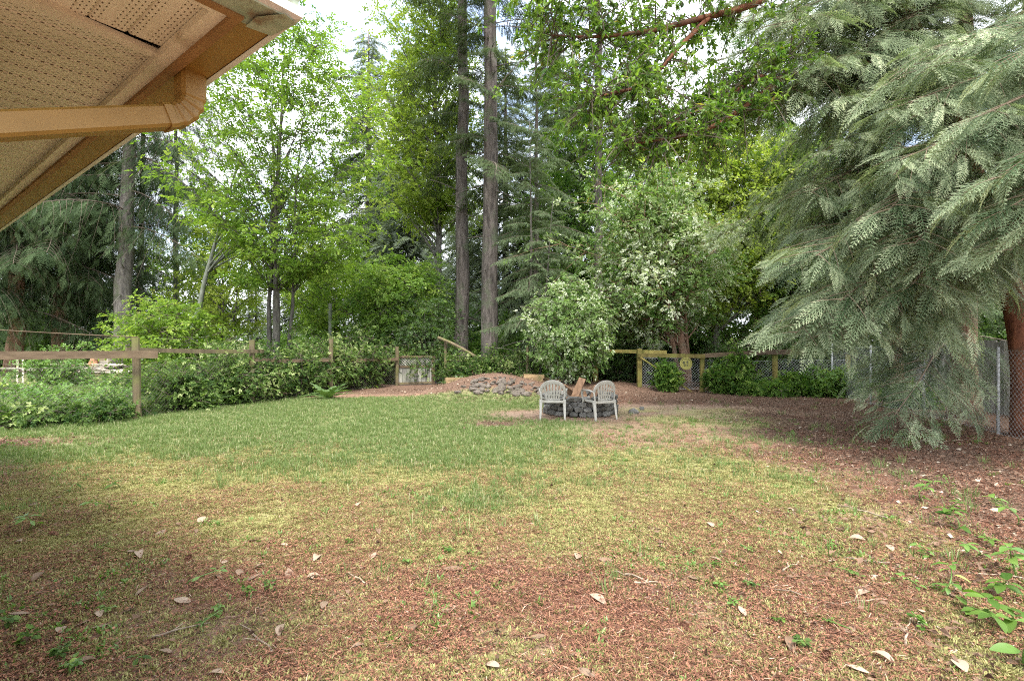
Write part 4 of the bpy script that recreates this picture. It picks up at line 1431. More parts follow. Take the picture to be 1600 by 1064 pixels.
LIMBS = [
    ([TP[16], pw(1290, -60, 9.0), pw(1190, 2, 8.7), pw(1100, 28, 8.4), pw(1010, 50, 8.2), pw(925, 58, 8.0), pw(862, 56, 7.8)], .085),
    ([pw(1112, 24, 8.45), pw(1060, 75, 8.2), pw(1010, 130, 8.0), pw(960, 145, 7.9), pw(925, 155, 7.8)], .045),
    ([TP[13], pw(1330, 95, 9.0), pw(1230, 123, 8.6), pw(1180, 122, 8.5), pw(1140, 150, 8.4), pw(1070, 182, 8.2), pw(1020, 205, 8.1)], .065),
    ([pw(1222, 124, 8.6), pw(1190, 148, 8.5), pw(1120, 195, 8.3), pw(1055, 215, 8.2), pw(980, 226, 8.0)], .060),
    ([TP[20], pw(1240, -120, 8.4), pw(1080, -70, 8.0), pw(940, -30, 7.6), pw(840, -20, 7.2)], .07),
]
for pts, r0 in LIMBS:
    Q = spline(pts, 5)
    mb = MB()
    mb.tube(Q, np.linspace(r0, .012, len(Q)), 8, wob=.1)
    lo = mb.obj("limb", MAT['arbutus_bark'], arb, smooth=True)
    tw = MB()
    n = len(Q)
    vis0 = max(3, int(n * .30))
    for k in range(vis0, n):
        for q in range(6):
            o = Q[k] + (Q[min(k + 1, n - 1)] - Q[k]) * r.random()
            tn = nrm(Q[k] - Q[k - 1])
            d = nrm(tn * .5 + r.normal(0, .8, 3) * np.array([1, 1, .8]) + np.array([0, .35, .15]))
            l = r.uniform(.35, 1.15)
            e = o + d * l + np.array([0, 0, r.uniform(-.5, .25) * l])
            B = bez(o, (o + e) / 2 + np.array([0, 0, .15 * l]), e, 6)
            tw.tube(B, np.linspace(.011, .004, 6), 4, cap=False)
            ends = [(e, nrm(B[-1] - B[-2]))]
            for s in range(3):
                f = r.integers(2, 5)
                dd = nrm(nrm(B[f + 1] - B[f]) * .4 + r.normal(0, .8, 3))
                ee = B[f] + dd * r.uniform(.12, .40)
                tw.tube(np.stack([B[f], ee]), [.005, .003], 3, cap=False)
                ends.append((ee, dd))
            for ee, dd in ends:
                m = r.integers(7, 13)
                t0 = r.normal(.5, .2)
                for _ in range(m):
                    al.append(ee - dd * r.random() * .10)
                    v = nrm(dd * .5 + r.normal(0, .8, 3)) + np.array([0, 0, -.35])
                    ad.append(v)
                    an.append(UP + r.normal(0, .6, 3))
                    at_t.append(min(.80, t0 + r.normal(0, .14)) + (0.5 if r.random() < .02 else 0))
    tw.obj("twig", MAT['twig'], lo)["kind"] = "stuff"
F = MB()
F.scatter(leaf_T(.36, .05, .14), np.array(al), basis(np.array(ad), np.array(an)), r.uniform(.075, .135, len(al)), np.array(at_t))
F.obj("crown", MAT['arbutus_leaf'], arb)["kind"] = "stuff"

# ================================================================ FAR FOREST
def far_fir_mesh(seed, H=22.0, rad=3.8, n=190):
    r = np.random.default_rng(seed)
    F = MB(); W = MB()
    W.tube([(0, 0, -.3), (0, 0, H * .5), (0, 0, H)], [.32, .2, .03], 8)
    locs, dirs, nors, scs, tin = [], [], [], [], []
    for k in range(n):
        f = ((k + .5) / n)
        z = H * (.16 + .83 * f)
        az = k * 2.4 + r.normal(0, .3)
        l = (rad * (1 - f) ** .8 + .35) * r.uniform(.35, 1.25)
        d = np.array([math.cos(az), math.sin(az), 0])
        W.tube([(0, 0, z), tuple(d * l * .9 + np.array([0, 0, z - .2 * l]))], [.03, .01], 3, cap=False)
        m = max(4, int(l * 6))
        for q in range(m):
            t = (q + 1) / m
            s = (q % 2) * 2 - 1
            hs = np.array([-d[1], d[0], 0]) * s
            locs.append(d * l * t * .9 + np.array([0, 0, z + .15 * l * t - .50 * l * t ** 1.6 + r.normal(0, .14)]) + r.normal(0, .10, 3))
            dirs.append(d * .8 + hs * r.uniform(.4, 1.1) + np.array([0, 0, -.35 + r.normal(0, .12)]))
            nors.append(UP + r.normal(0, .4, 3))
            scs.append(r.uniform(.6, 1.3) * (.65 + .16 * l))
            tin.append(.4 + .25 * t + r.normal(0, .15))
    F.scatter(TWG[0], np.array(locs), basis(np.array(dirs), np.array(nors)), np.array(scs), np.array(tin))
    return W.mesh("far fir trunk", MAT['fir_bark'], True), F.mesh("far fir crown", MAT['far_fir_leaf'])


FARF = [far_fir_mesh(s) for s in (3, 4)]
FAR_SPOTS = [(642, 37, 23, "pale grey distant fir with open pointed crown left of the cottonwood"), (576, 42, 27, "narrow distant fir top beyond the big maple crown"),
             (600, 48, 20, "distant fir in the gap right of the big maple"), (455, 46, 10, "low bluish fir in the far gap under the maple"), (505, 52, 11, "low bluish fir in the far gap beside the thin post"),
             (330, 50, 9.5, "low far fir under the leaning trunk"), (240, 44, 11, "low far fir behind the grey cedar trunk"), (400, 56, 10, "low far fir behind the maple stems"),
             (790, 32, 20, "far fir behind the pair of tall trunks"), (870, 34, 23, "far fir behind the small hemlock"), (1000, 36, 24, "far fir above the silvery dogwood"),
             (1215, 34, 18, "far fir behind the gap beside the cedar boughs"), (1330, 33, 22, "far fir behind the cedar boughs"), (150, 40, 20, "far fir behind the dark cedars"),
             (60, 38, 22, "far fir behind the cedar by the house eave"), (-60, 34, 20, "far fir hidden beyond the house eave"), (720, 50, 22, "far fir between the pair of trunks and the cottonwood"),
             (1110, 44, 20, "far fir behind the yellow green alder"), (1480, 30, 20, "far fir behind the board fence"), (1600, 28, 22, "far fir beyond the wire fence")]
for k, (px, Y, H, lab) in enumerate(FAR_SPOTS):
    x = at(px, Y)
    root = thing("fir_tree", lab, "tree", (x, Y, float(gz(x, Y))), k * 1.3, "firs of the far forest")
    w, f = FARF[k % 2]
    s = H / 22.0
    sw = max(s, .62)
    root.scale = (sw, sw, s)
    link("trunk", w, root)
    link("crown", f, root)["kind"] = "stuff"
for px, Y, H, lab, sd in ((330, 33, 12.5, "pale leafy far tree behind the leaning trunk", 71), (490, 36, 14, "pale leafy far tree behind the right side of the maple", 72)):
    broadleaf("alder_tree", lab, "tree", (at(px, Y), Y), H, (0, 0, H * .58), (3.6, 3.0, H * .42), .14, 'maple_leaf', 'grey_bark', sd,
              limbs=60, twigs=7, nleaf=9, leaf=.40, tmpl=SPRIG, spread=.42, flat=.4, rise=.8, shell=.4, planar=1.4, tint0=.5, group="leafy trees of the far forest")
# far leafy understorey, one shrub mesh in two versions
proto = shrub("forest_shrub", "low leafy forest shrub in the far gap under the maple", "shrub", (at(470, 29), 29), 2.6, 2.2, 'green_leaf', 301, "shrubs of the far understorey", .30, 2.2, SPRIG, nleaf=8, spread=.3)
proto2 = shrub("forest_shrub", "dark forest shrub between the two tall fir trunks", "shrub", (at(760, 26), 26), 2.6, 3.6, 'dark_leaf', 302, "shrubs of the far understorey", .30, 2.2, SPRIG, nleaf=8, spread=.3, tint0=.7)
SHRUB_AT = {300: 'beyond the leaning trunk', 390: 'beyond the maple stems', 120: 'behind the dark low cedar', 30: 'behind the cedar by the eave', -60: 'beyond the house eave', 560: 'left of the tall bright shrub', 650: 'behind the tall bright shrub', 850: 'behind the small hemlock', 930: 'behind the slim grey fir trunk', 1010: 'behind the dogwood crown', 1100: 'behind the dogwood trunk', 1190: 'behind the yellow green alder', 1290: 'behind the green alder', 1390: 'behind the fence corner', 1480: 'behind the board fence', 1570: 'behind the wire fence posts', 700: 'at the foot of the fir pair', 800: 'between the thick fir and the hemlocks', 1660: 'beyond the wire fence end'}
for k, (px, Y, s) in enumerate(((300, 29, .45), (390, 30, .45), (120, 24, 1.0), (30, 26, 1.1), (-60, 25, 1.1), (560, 28, .8), (650, 27, 1.0), (850, 25, 1.2), (930, 23, 1.1), (1010, 22, 1.1),
                                (1100, 23, 1.2), (1190, 22, 1.0), (1290, 21, 1.2), (1390, 20, 1.1), (1480, 19, 1.1), (1570, 18, 1.1), (700, 23.5, .9), (800, 21.5, .8), (1660, 17, 1.1))):
    c = copy_tree(proto if k % 3 else proto2)
    c["label"] = ("leafy forest shrub " if k % 3 else "dark forest shrub ") + SHRUB_AT[px]
    x = at(px, Y)
    c.location = (x, Y, float(gz(x, Y)))
    c.rotation_euler = (0, 0, k * 1.7)
    c.scale = (s, s, s * (.9 + .25 * ((k * 7) % 5) / 5))

# ================================================================ UNDERGROWTH
BR = [(-7.35, 11.9, .75, 1.0, "bramble bush beside the tall corner post of the left fence"), (-6.95, 13.1, .85, 1.25, "bramble bush against the wire between corner post and second post"),
      (-6.55, 14.3, .9, 1.35, "dark bramble bush just past the second fence post"), (-5.95, 15.3, .9, 1.45, "bramble bush leaning on the fence before the third post"),
      (-5.35, 16.4, 1.0, 1.55, "tall bramble bush at the third fence post"), (-4.75, 17.5, .95, 1.55, "bramble bush draped over the rail before the lattice gate"),
      (-3.95, 19.3, 1.2, 1.75, "bramble bush behind the lattice gate"), (-7.9, 14.6, 1.2, 1.75, "bramble thicket behind the fence near the second post"),
      (-6.9, 17.2, 1.4, 2.0, "high bramble thicket behind the third fence post"), (-5.7, 19.4, 1.5, 2.15, "high pale bramble thicket behind the lattice gate end"),
      (-2.9, 19.9, 1.0, 1.75, "bramble bush behind the leaning pole"), (-9.0, 13.2, 1.0, 1.15, "bramble bush in the clearing behind the corner post"),
      (-1.75, 17.6, .8, 1.15, "dark bramble at the top of the rubble mound"), (-.75, 17.9, .9, 1.35, "leafy bramble behind the rubble mound"), (.25, 17.6, .8, 1.25, "bramble bush under the small hemlock")]
BRO = {}
for k, (x, y, rd, h, lab) in enumerate(BR):
    x, y, h = (x - .38, y + .10, h * 1.12) if k < 6 else (x, y, h)
    if k >= 9 and k != 12:                               # copies of the earlier bushes, turned and scaled
        src, srd, sh_ = BRO[(k * 5) % 9]
        c = copy_tree(src)
        c.location = (x, y, float(gz(x, y)))
        c.rotation_euler = (0, 0, 1.0 + k * 1.9)
        c.scale = (rd / srd, rd / srd, h / sh_)
        c["label"] = lab
        continue
    BRO[k] = (None, rd, h)
    BRO[k] = (shrub("bramble_bush", lab, "bush", (x, y), rd, h, 'bramble_leaf', 200 + k, "brambles along the fences", .13, 1.7, None, nleaf=9, spread=.15, tint0=.44 + .16 * (h > 1.7), tvar=.36, droop=.35), rd, h)
for k, (x, y, rd, h, lab) in enumerate(((-8.45, 10.45, .75, .32, "low weedy plants under the wide left rail"), (-9.4, 9.9, .8, .30, "low weedy plants at the far end of the wide rail"),
                                        (-10.3, 9.5, .8, .34, "weedy bush at the foot of the rail by the frame edge"), (-9.2, 11.6, 1.0, .5, "leafy weeds behind the wide left rail"), (-10.9, 11.9, 1.1, .5, "tall leafy weeds in front of the lumber pile"), (-13.4, 13.2, 1.3, .6, "bushy weeds in the sunny clearing"),
                                        (-11.2, 15.0, 1.2, .5, "weeds growing round the lumber pile"), (-13.8, 15.5, 1.4, 1.5, "pale leafy bush beyond the clearing"))):
    shrub("weed_clump", lab, "plant", (x, y), rd, h, 'bramble_leaf' if k < 3 else 'weed_leaf', 230 + k, "weeds along the left fence", .13, 1.3, None, nleaf=8, spread=.13, tint0=.42, tvar=.3)
for k, (px, Y, rd, h, lab, mt_) in enumerate(((1043, 15.95, .30, .95, "fresh green bush growing against the fence left of the plaque", 'green_leaf'), (1124, 15.95, .34, .95, "leafy vine bush climbing the back fence", 'green_leaf'),
                                              (1152, 15.95, .36, 1.45, "dark green vine draped over the back rail", 'green_leaf'), (1240, 15.6, .42, .6, "low green bush at the foot of the right back post", 'green_leaf'), (1310, 15.0, .7, .9, "green bush in the corner under the cedar boughs", 'weed_leaf'),
                                              (1180, 15.5, .65, .30, "low bright ground cover in front of the back fence", 'green_leaf'), (1215, 15.3, .6, .26, "low bright ground cover below the right back post", 'green_leaf'), (1275, 15.1, .6, .25, "thin ground cover under the cedar tips", 'green_leaf'),
                                              (1000, 18.2, 1.0, 1.7, "shaded bush behind the yellow back rail", 'dark_leaf'), (1130, 18.4, 1.2, 1.9, "shaded bush behind the dogwood trunk", 'dark_leaf'), (1240, 17.8, 1.2, 2.0, "shaded bush behind the brown back rail", 'dark_leaf'), (1330, 17.0, 1.2, 1.8, "shaded bush behind the fence corner", 'dark_leaf'),
                                              (925, 18.5, 1.0, 1.6, "shaded bush behind the silvery thicket", 'dark_leaf'), (1180, 19.8, 1.6, 3.2, "tall shaded shrub beyond the back fence", 'green_leaf'), (1420, 12.6, .6, .6, "leafy plant under the cedar by the wire fence", 'green_leaf'))):
    shrub("leafy_bush", lab, "bush", (at(px, Y), Y), rd, h, mt_, 260 + k, "bushes along the back fence", .15, 1.3, None, nleaf=8, spread=.12, tint0=.5, tvar=.3)

# ferns
FFR = [frond_T(17, 1, .17, .045, 0, 62, .55, s + 40, .15, peak=.35) for s in range(3)]


def fern(xy, R0, label, seed, n=15):
    r = np.random.default_rng(seed)
    root = thing("sword_fern", label, "fern", (xy[0], xy[1], float(gz(*xy))), 0, "sword ferns")
    for k in range(n):
        az = k * 2.4 + r.normal(0, .2)
        el = r.uniform(.45, 1.1)
        d = np.array([[math.cos(az) * math.cos(el), math.sin(az) * math.cos(el), math.sin(el)]])
        m = MB()
        m.scatter(FFR[k % 3], np.zeros((1, 3)), basis(d, np.array([[-math.cos(az) * math.sin(el), -math.sin(az) * math.sin(el), math.cos(el)]]) + r.normal(0, .12, (1, 3))), R0 * r.uniform(.75, 1.15), np.array([r.normal(.45, .12)]))
        m.obj("frond", MAT['fern_leaf'], root)
    return root


fern((at(308, 12.1), 12.1), .80, "sword fern spreading at the lawn edge by the corner post", 1)
fern((at(512, 14.4), 14.4), .75, "sword fern at the lawn edge under the third post brambles", 2)
fern((at(350, 12.9), 12.9), .65, "sword fern between the corner post fern and the second post", 3)
fern((at(738, 16.9), 16.9), .80, "sword fern on top of the rubble mound below the leaning pole", 4)
fern((at(768, 17.2), 17.2), .65, "sword fern at the foot of the thick fir trunk", 5)
fern((at(715, 16.6), 16.6), .55, "small sword fern behind the retaining timber", 6)
fern((at(1405, 13.0), 13.0), .55, "sword fern in the shade under the cedar boughs", 7)

# ================================================================ STONES, TIMBERS
def ico(sub=1):
    t = (1 + 5 ** .5) / 2
    V = nrm(np.array([(-1, t, 0), (1, t, 0), (-1, -t, 0), (1, -t, 0), (0, -1, t), (0, 1, t), (0, -1, -t), (0, 1, -t), (t, 0, -1), (t, 0, 1), (-t, 0, -1), (-t, 0, 1)], float))
    F = [(0, 11, 5), (0, 5, 1), (0, 1, 7), (0, 7, 10), (0, 10, 11), (1, 5, 9), (5, 11, 4), (11, 10, 2), (10, 7, 6), (7, 1, 8), (3, 9, 4), (3, 4, 2), (3, 2, 6), (3, 6, 8), (3, 8, 9), (4, 9, 5), (2, 4, 11), (6, 2, 10), (8, 6, 7), (9, 8, 1)]
    V = [tuple(v) for v in V]
    for _ in range(sub):
        nf = []
        mid = {}

        def m(a, b):
            k = (min(a, b), max(a, b))
            if k not in mid:
                mid[k] = len(V)
                V.append(tuple(nrm((np.array(V[a]) + np.array(V[b])) / 2)))
            return mid[k]
        for a, b, c in F:
            ab, bc, ca = m(a, b), m(b, c), m(c, a)
            nf += [(a, ab, ca), (b, bc, ab), (c, ca, bc), (ab, bc, ca)]
        F = nf
    return np.array(V), np.array(F)


IV, IF = ico(1)


def stone_mesh(seed, mat, blocky=.0):
    r = np.random.default_rng(seed)
    V = IV.copy()
    if blocky:
        V = np.sign(V) * np.abs(V) ** (1 - blocky)
        V /= np.abs(V).max()
    for _ in range(4):                                   # flat facets
        n = nrm(r.normal(0, 1, 3))
        d = V @ n
        c = r.uniform(.55, .85)
        V = V - n * np.clip(d - c, 0, None)[:, None]
    V = V * (1 + r.normal(0, .04, (len(V), 1)))
    m = MB()
    m.add(V, IF, r.random())
    return m.mesh("stone", MAT[mat])


ROCK = [stone_mesh(s, 'dark_stone') for s in range(6)]
BLOCK = [stone_mesh(s + 30, 'stone', .55) for s in range(6)]
rp = thing("rubble_mound", "heap of grey rubble stones along the front of the soil mound", "rock pile", (0, 0, 0))
r = np.random.default_rng(3)
for k in range(110):
    px = r.uniform(738, 856) if k < 90 else r.uniform(700, 850)
    row = r.random()
    Y = 14.35 + row * 1.0
    x = at(px, Y)
    o = link("stone", ROCK[k % 6], rp)
    s = r.uniform(.05, .125) * (1.15 - .4 * row)
    o.location = (x, Y, float(gz(x, Y)) + s * .15)
    o.rotation_euler = tuple(r.uniform(-.5, .5, 2)) + (r.uniform(0, 6),)
    o.scale = (s * r.uniform(1, 1.7), s, s * r.uniform(.5, .85))
for (x0, x1, Y, z0, n, lab) in ((at(697, 16.3), at(757, 16.3), 16.3, .30, 2, "stacked landscape timbers holding the mound below the leaning pole"), (at(818, 16.2), at(849, 16.2), 16.2, .30, 3, "short stack of mossy timbers beside the silvery thicket")):
    tr = thing("landscape_timbers", lab, "timbers", (0, 0, 0))
    for k in range(n):
        MB().bar((x0 + r.normal(0, .04), Y, z0 + .115 * k), (x1 + r.normal(0, .04), Y - .03, z0 + .115 * k + r.normal(0, .01)), .12, .112, r.random()).obj("timber", MAT['timber'], tr)
st = thing("wooden_stake", "thin wooden stake standing between the hemlocks and the mound", "stake", (0, 0, 0))
post(st, at(824, 17.0), 17.0, 1.25, .04, 'old_wood')
# thin post among the brambles
st = thing("wooden_post", "pale grey thin utility post rising behind the third fence post", "post", (0, 0, 0))
post(st, at(516, 20.5), 20.5, 3.1, .07, 'pale_bark')

# ================================================================ FIRE PIT
FX, FY, FR = at(906, 11.75), 11.75, .78
pit = thing("fire_pit", "ring of stacked grey stone blocks full of ash in front of the two chairs", "fire pit", (FX, FY, float(gz(FX, FY))))
nb = 27
for c in range(4):
    for k in range(nb):
        a = (k + .5 * (c % 2)) / nb * 2 * math.pi + r.normal(0, .012)
        rr = FR + r.normal(0, .014)
        o = link("block", BLOCK[(k * 5 + c * 3) % 6], pit)
        o.location = (math.cos(a) * rr, math.sin(a) * rr, .055 + c * .108)
        o.rotation_euler = (r.normal(0, .05), r.normal(0, .05), a + r.normal(0, .06) + (math.pi if k % 2 else 0))
        o.scale = (.078, .098 * r.uniform(.88, 1.06), .060 * r.uniform(.92, 1.08))
ash = MB()
a = np.linspace(0, 2 * np.pi, 28, endpoint=False)
ash.add(np.vstack([np.stack([np.cos(a) * .78, np.sin(a) * .78, np.full(28, .16)], -1), np.stack([np.cos(a) * .4, np.sin(a) * .4, np.full(28, .22) + r.normal(0, .02, 28)], -1), [[0, 0, .25]]]),
        [np.stack([np.arange(28), (np.arange(28) + 1) % 28, (np.arange(28) + 1) % 28 + 28, np.arange(28) + 28], -1), np.stack([np.arange(28) + 28, (np.arange(28) + 1) % 28 + 28, np.full(28, 56)], -1)])
ash.obj("ash_bed", MAT['char'], pit)


def log(name, label, p, q, rad, seed):
    rr = np.random.default_rng(seed)
    o = thing(name, label, "firewood", tuple(p), 0, "firewood in the pit")
    d = np.array(q) - np.array(p)
    m = MB()
    prof = np.array([(math.cos(x) * rad, math.sin(x) * rad) for x in np.linspace(0, math.pi * 1.15, 7)] + [(0, -.1 * rad)])
    dn = nrm(d); s = nrm(np.cross(dn, np.array([.3, 1, .2]))); uu = np.cross(s, dn)
    k = len(prof)
    V = np.vstack([np.array([dn * t * np.linalg.norm(d) + s * a_ * w + uu * b_ * w for a_, b_ in prof]) for t, w in ((0, .95), (.5, 1.03), (1, .97))])
    i = np.arange(2)[:, None] * k; j = np.arange(k)[None]; jj = (j + 1) % k
    m.add(V, [np.stack([i + j, i + jj, i + k + jj, i + k + j], -1).reshape(-1, 4), np.arange(k)[None, ::-1], (np.arange(k) + 2 * k)[None]], rr.random())
    m.obj("split_log", MAT['firewood'], o)


z0 = float(gz(FX, FY))
log("firewood_log", "tall split log leaning up out of the stone fire pit", (FX - .18, FY - .1, z0 + .24), (FX + .08, FY + .12, z0 + .76), .085, 1)
log("firewood_log", "split log leaning left inside the stone fire pit", (FX + .05, FY + .2, z0 + .24), (FX - .38, FY + .1, z0 + .58), .075, 2)
log("firewood_log", "short split log lying over the pit rim beside the angled chair", (FX + .25, FY - .15, z0 + .25), (FX + .42, FY + .15, z0 + .60), .075, 3)
log("firewood_log", "dark split log low in the middle of the fire pit", (FX - .45, FY - .1, z0 + .24), (FX + .15, FY + .0, z0 + .42), .07, 4)
for (px, py, s, lab) in ((990, 646, .12, "single grey stone block lying on the straw right of the chairs"), (1003, 640, .07, "small pale stone lying behind the lone stone block")):
    x, y = gpt(px, py)
    o = link("stone_block", BLOCK[1] if s > .1 else BLOCK[3])
    o.location = (x, y, float(gz(x, y)) + s * .4)
    o.scale = (s, s * .9, s * .7)
    tag(o, lab, "stone")


# ================================================================ PLASTIC CHAIRS
def sweep(P, W, w, t, mb=None):
    """strip of width w (along W) and thickness t along P"""
    mb = mb or MB()
    P = np.asarray(P, float)
    n = len(P)
    W = nrm(np.broadcast_to(np.asarray(W, float), (n, 3)))
    T = nrm(np.gradient(P, axis=0))
    Nn = nrm(np.cross(T, W))
    w = np.broadcast_to(np.asarray(w, float), (n,))[:, None]; t = np.broadcast_to(np.asarray(t, float), (n,))[:, None]
    c = .75
    sec = ((-1, -c * .6), (-c, -1), (c, -1), (1, -c * .6), (1, c * .6), (c, 1), (-c, 1), (-1, c * .6))
    V = np.stack([P + W * w / 2 * a_ + Nn * t / 2 * b_ for a_, b_ in sec], 1).reshape(-1, 3)
    k = 8
    i = np.arange(n - 1)[:, None] * k; j = np.arange(k)[None]; jj = (j + 1) % k
    mb.add(V, [np.stack([i + j, i + jj, i + k + jj, i + k + j], -1).reshape(-1, 4), np.arange(k)[None, ::-1], (np.arange(k) + (n - 1) * k)[None]], .5)
    return mb


def back_y(x, z):
    return -.19 - .17 * (z - .40) + .75 * x * x * .55


def bp(x, z):
    return (x, back_y(x, z), z)


def chair(label, xy, rz, seed):
    g = thing("plastic_chair", label, "chair", (xy[0], xy[1], float(gz(*xy)) - .01), rz, "plastic garden chairs")
    P = MAT['plastic']
    # dished seat
    m = MB()
    nx, ny = 9, 8
    X, Y = np.meshgrid(np.linspace(-1, 1, nx), np.linspace(-1, 1, ny))
    sx = X * (.215 + .02 * (Y + 1) / 2)
    sy = Y * .215 + .01
    szz = .415 + .022 * (X ** 2) + .018 * sm(.5, 1, Y) * -1.2 + .012 * (Y < -.9) - .012 * (1 - X ** 2) * (1 - Y ** 2)
    top = np.stack([sx, sy, szz], -1).reshape(-1, 3)
    bot = top - np.array([0, 0, .008])
    ii = (np.arange(ny - 1)[:, None] * nx + np.arange(nx - 1)[None])
    q = np.stack([ii, ii + 1, ii + nx + 1, ii + nx], -1).reshape(-1, 4)
    m.add(top, q); m.add(bot, q[:, ::-1])
    so = m.obj("seat", P, g, smooth=True)
    m = MB()
    rim = [(-.235, -.21, .415), (-.215, -.225, .41), (.215, -.225, .41), (.235, -.21, .415), (.245, .0, .425), (.245, .2, .42), (.21, .235, .40), (-.21, .235, .40), (-.245, .2, .42), (-.245, .0, .425), (-.235, -.21, .415)]
    sweep(np.array(rim) - np.array([0, 0, .022]), (0, 0, 1), .055, .012, m)
    m.obj("apron", P, so)
    # back: fan of slats in an arched frame
    m = MB()
    th = np.linspace(R(-8), R(188), 25)
    A = np.array([bp(.265 * math.cos(t), .625 + .205 * math.sin(t)) for t in th])
    Wd = np.array([bp(.20 * math.cos(t), .60 + .15 * math.sin(t)) for t in th]) - A
    wd = .055 + .035 * np.clip(np.sin(th), 0, 1)
    sweep(A + nrm(Wd) * wd[:, None] * .35, Wd, wd, .012, m)
    bk = m.obj("backrest", P, g, smooth=True)
    ns = 6
    for k in range(ns):
        f = (k / (ns - 1) - .5) * 2
        zt = .79 - .06 * f * f
        Q = np.array([bp(f * (.115 + .065 * t), .405 + (zt - .405) * t) for t in np.linspace(0, 1, 9)])
        sweep(Q, (1, .45 * f, 0), np.linspace(.034, .046, 9), .009).obj("slat", P, bk)
    Q = np.array([bp(x, .525) for x in np.linspace(-.155, .155, 9)]); sweep(Q, (0, -.17, 1), .022, .009).obj("cross_bar", P, bk)
    Q = np.array([bp(x, .425) for x in np.linspace(-.15, .15, 9)]); sweep(Q, (0, -.17, 1), .045, .011).obj("cross_bar", P, bk)
    for s in (-1, 1):
        # arm: leaves the arch, runs forward, drops to the front leg
        Q = spline([bp(.262 * s, .60), (.275 * s, -.06, .628), (.285 * s, .08, .632), (.285 * s, .18, .622), (.280 * s, .225, .585), (.272 * s, .232, .50), (.258 * s, .225, .42)], 3)
        n = len(Q)
        Wd = np.tile(np.array([1., 0, 0]), (n, 1))
        sweep(Q, Wd, np.interp(np.arange(n), [0, 4, n - 7, n - 1], [.035, .058, .055, .05]), .014).obj("arm", P, g, smooth=True)
        # outer side of the arch running down to the rear leg
        Q = spline([bp(.255 * s, .60), (.245 * s, -.205, .50), (.232 * s, -.205, .41)], 4)
        sweep(Q, (1, .3 * s, 0), .035, .014).obj("back_upright", P, g, smooth=True)
        for fx, fy, ty in ((.285, .275, .215), (.255, -.285, -.205)):
            m = MB()
            Q = np.array([((.245 + (fx - .245) * t) * s, ty + (fy - ty) * t, .43 * (1 - t)) for t in np.linspace(0, 1, 5)])
            sweep(Q, (1, 0, 0), np.linspace(.065, .034, 5), .010, m)
            sg = -1 if fy > 0 else 1
            Q2 = Q + np.array([.5 * s * 1, 0, 0]) * np.linspace(.055, .026, 5)[:, None] + np.array([0, sg, 0]) * np.linspace(.026, .014, 5)[:, None]
            sweep(Q2, (0, 1, 0), np.linspace(.055, .030, 5), .010, m)
            m.obj("leg", P, g)
    return g


chair("white plastic armchair facing straight toward the stone fire pit", (at(864, 10.95), 10.95), R(-6), 1)
chair("white plastic armchair turned at an angle beside the fire pit", (at(936, 10.85), 10.85), R(24), 2)


# ================================================================ GROUND COVER (geometry-node scatters)
def gn_scatter(name, label, pts, rotz, tilt, scl, templ, mat):
    """one object of kind stuff: small template meshes on points"""
    me = bpy.data.meshes.new(name)
    me.from_pydata([tuple(p) for p in pts], [], [])
    a = me.attributes.new("rot", 'FLOAT_VECTOR', 'POINT')
    a.data.foreach_set("vector", np.stack([tilt[:, 0], tilt[:, 1], rotz], -1).astype(np.float32).ravel())
    a = me.attributes.new("scl", 'FLOAT', 'POINT')
    a.data.foreach_set("value", np.asarray(scl, np.float32))
    a = me.attributes.new("pick", 'INT', 'POINT')
    a.data.foreach_set("value", rng.integers(0, len(templ), len(pts)).astype(np.int32))
    me.materials.append(mat)
    o = link(name, me)
    tag(o, label, kind="stuff")
    ng = bpy.data.node_groups.new(name, 'GeometryNodeTree')
    ng.interface.new_socket("Geometry", in_out='INPUT', socket_type='NodeSocketGeometry')
    ng.interface.new_socket("Geometry", in_out='OUTPUT', socket_type='NodeSocketGeometry')
    gi = ng.nodes.new("NodeGroupInput"); go = ng.nodes.new("NodeGroupOutput")
    ip = ng.nodes.new("GeometryNodeInstanceOnPoints")
    ng.links.new(gi.outputs[0], ip.inputs['Points'])
    jn = ng.nodes.new("GeometryNodeJoinGeometry")
    for tm in templ:
        to = bpy.data.objects.new("template", tm)
        oi = ng.nodes.new("GeometryNodeObjectInfo")
        oi.inputs['Object'].default_value = to
        gti = ng.nodes.new("GeometryNodeGeometryToInstance")
        ng.links.new(oi.outputs['Geometry'], gti.inputs[0])
        ng.links.new(gti.outputs[0], jn.inputs[0])
    ng.links.new(jn.outputs[0], ip.inputs['Instance'])
    ip.inputs['Pick Instance'].default_value = True

    def na(nm, typ, sock):
        n = ng.nodes.new("GeometryNodeInputNamedAttribute")
        n.data_type = typ
        n.inputs[0].default_value = nm
        ng.links.new(n.outputs[0], ip.inputs[sock])
    na("pick", 'INT', 'Instance Index'); na("rot", 'FLOAT_VECTOR', 'Rotation'); na("scl", 'FLOAT', 'Scale')
    ng.links.new(ip.outputs[0], go.inputs[0])
    md = o.modifiers.new("scatter", 'NODES')
    md.node_group = ng
    return o


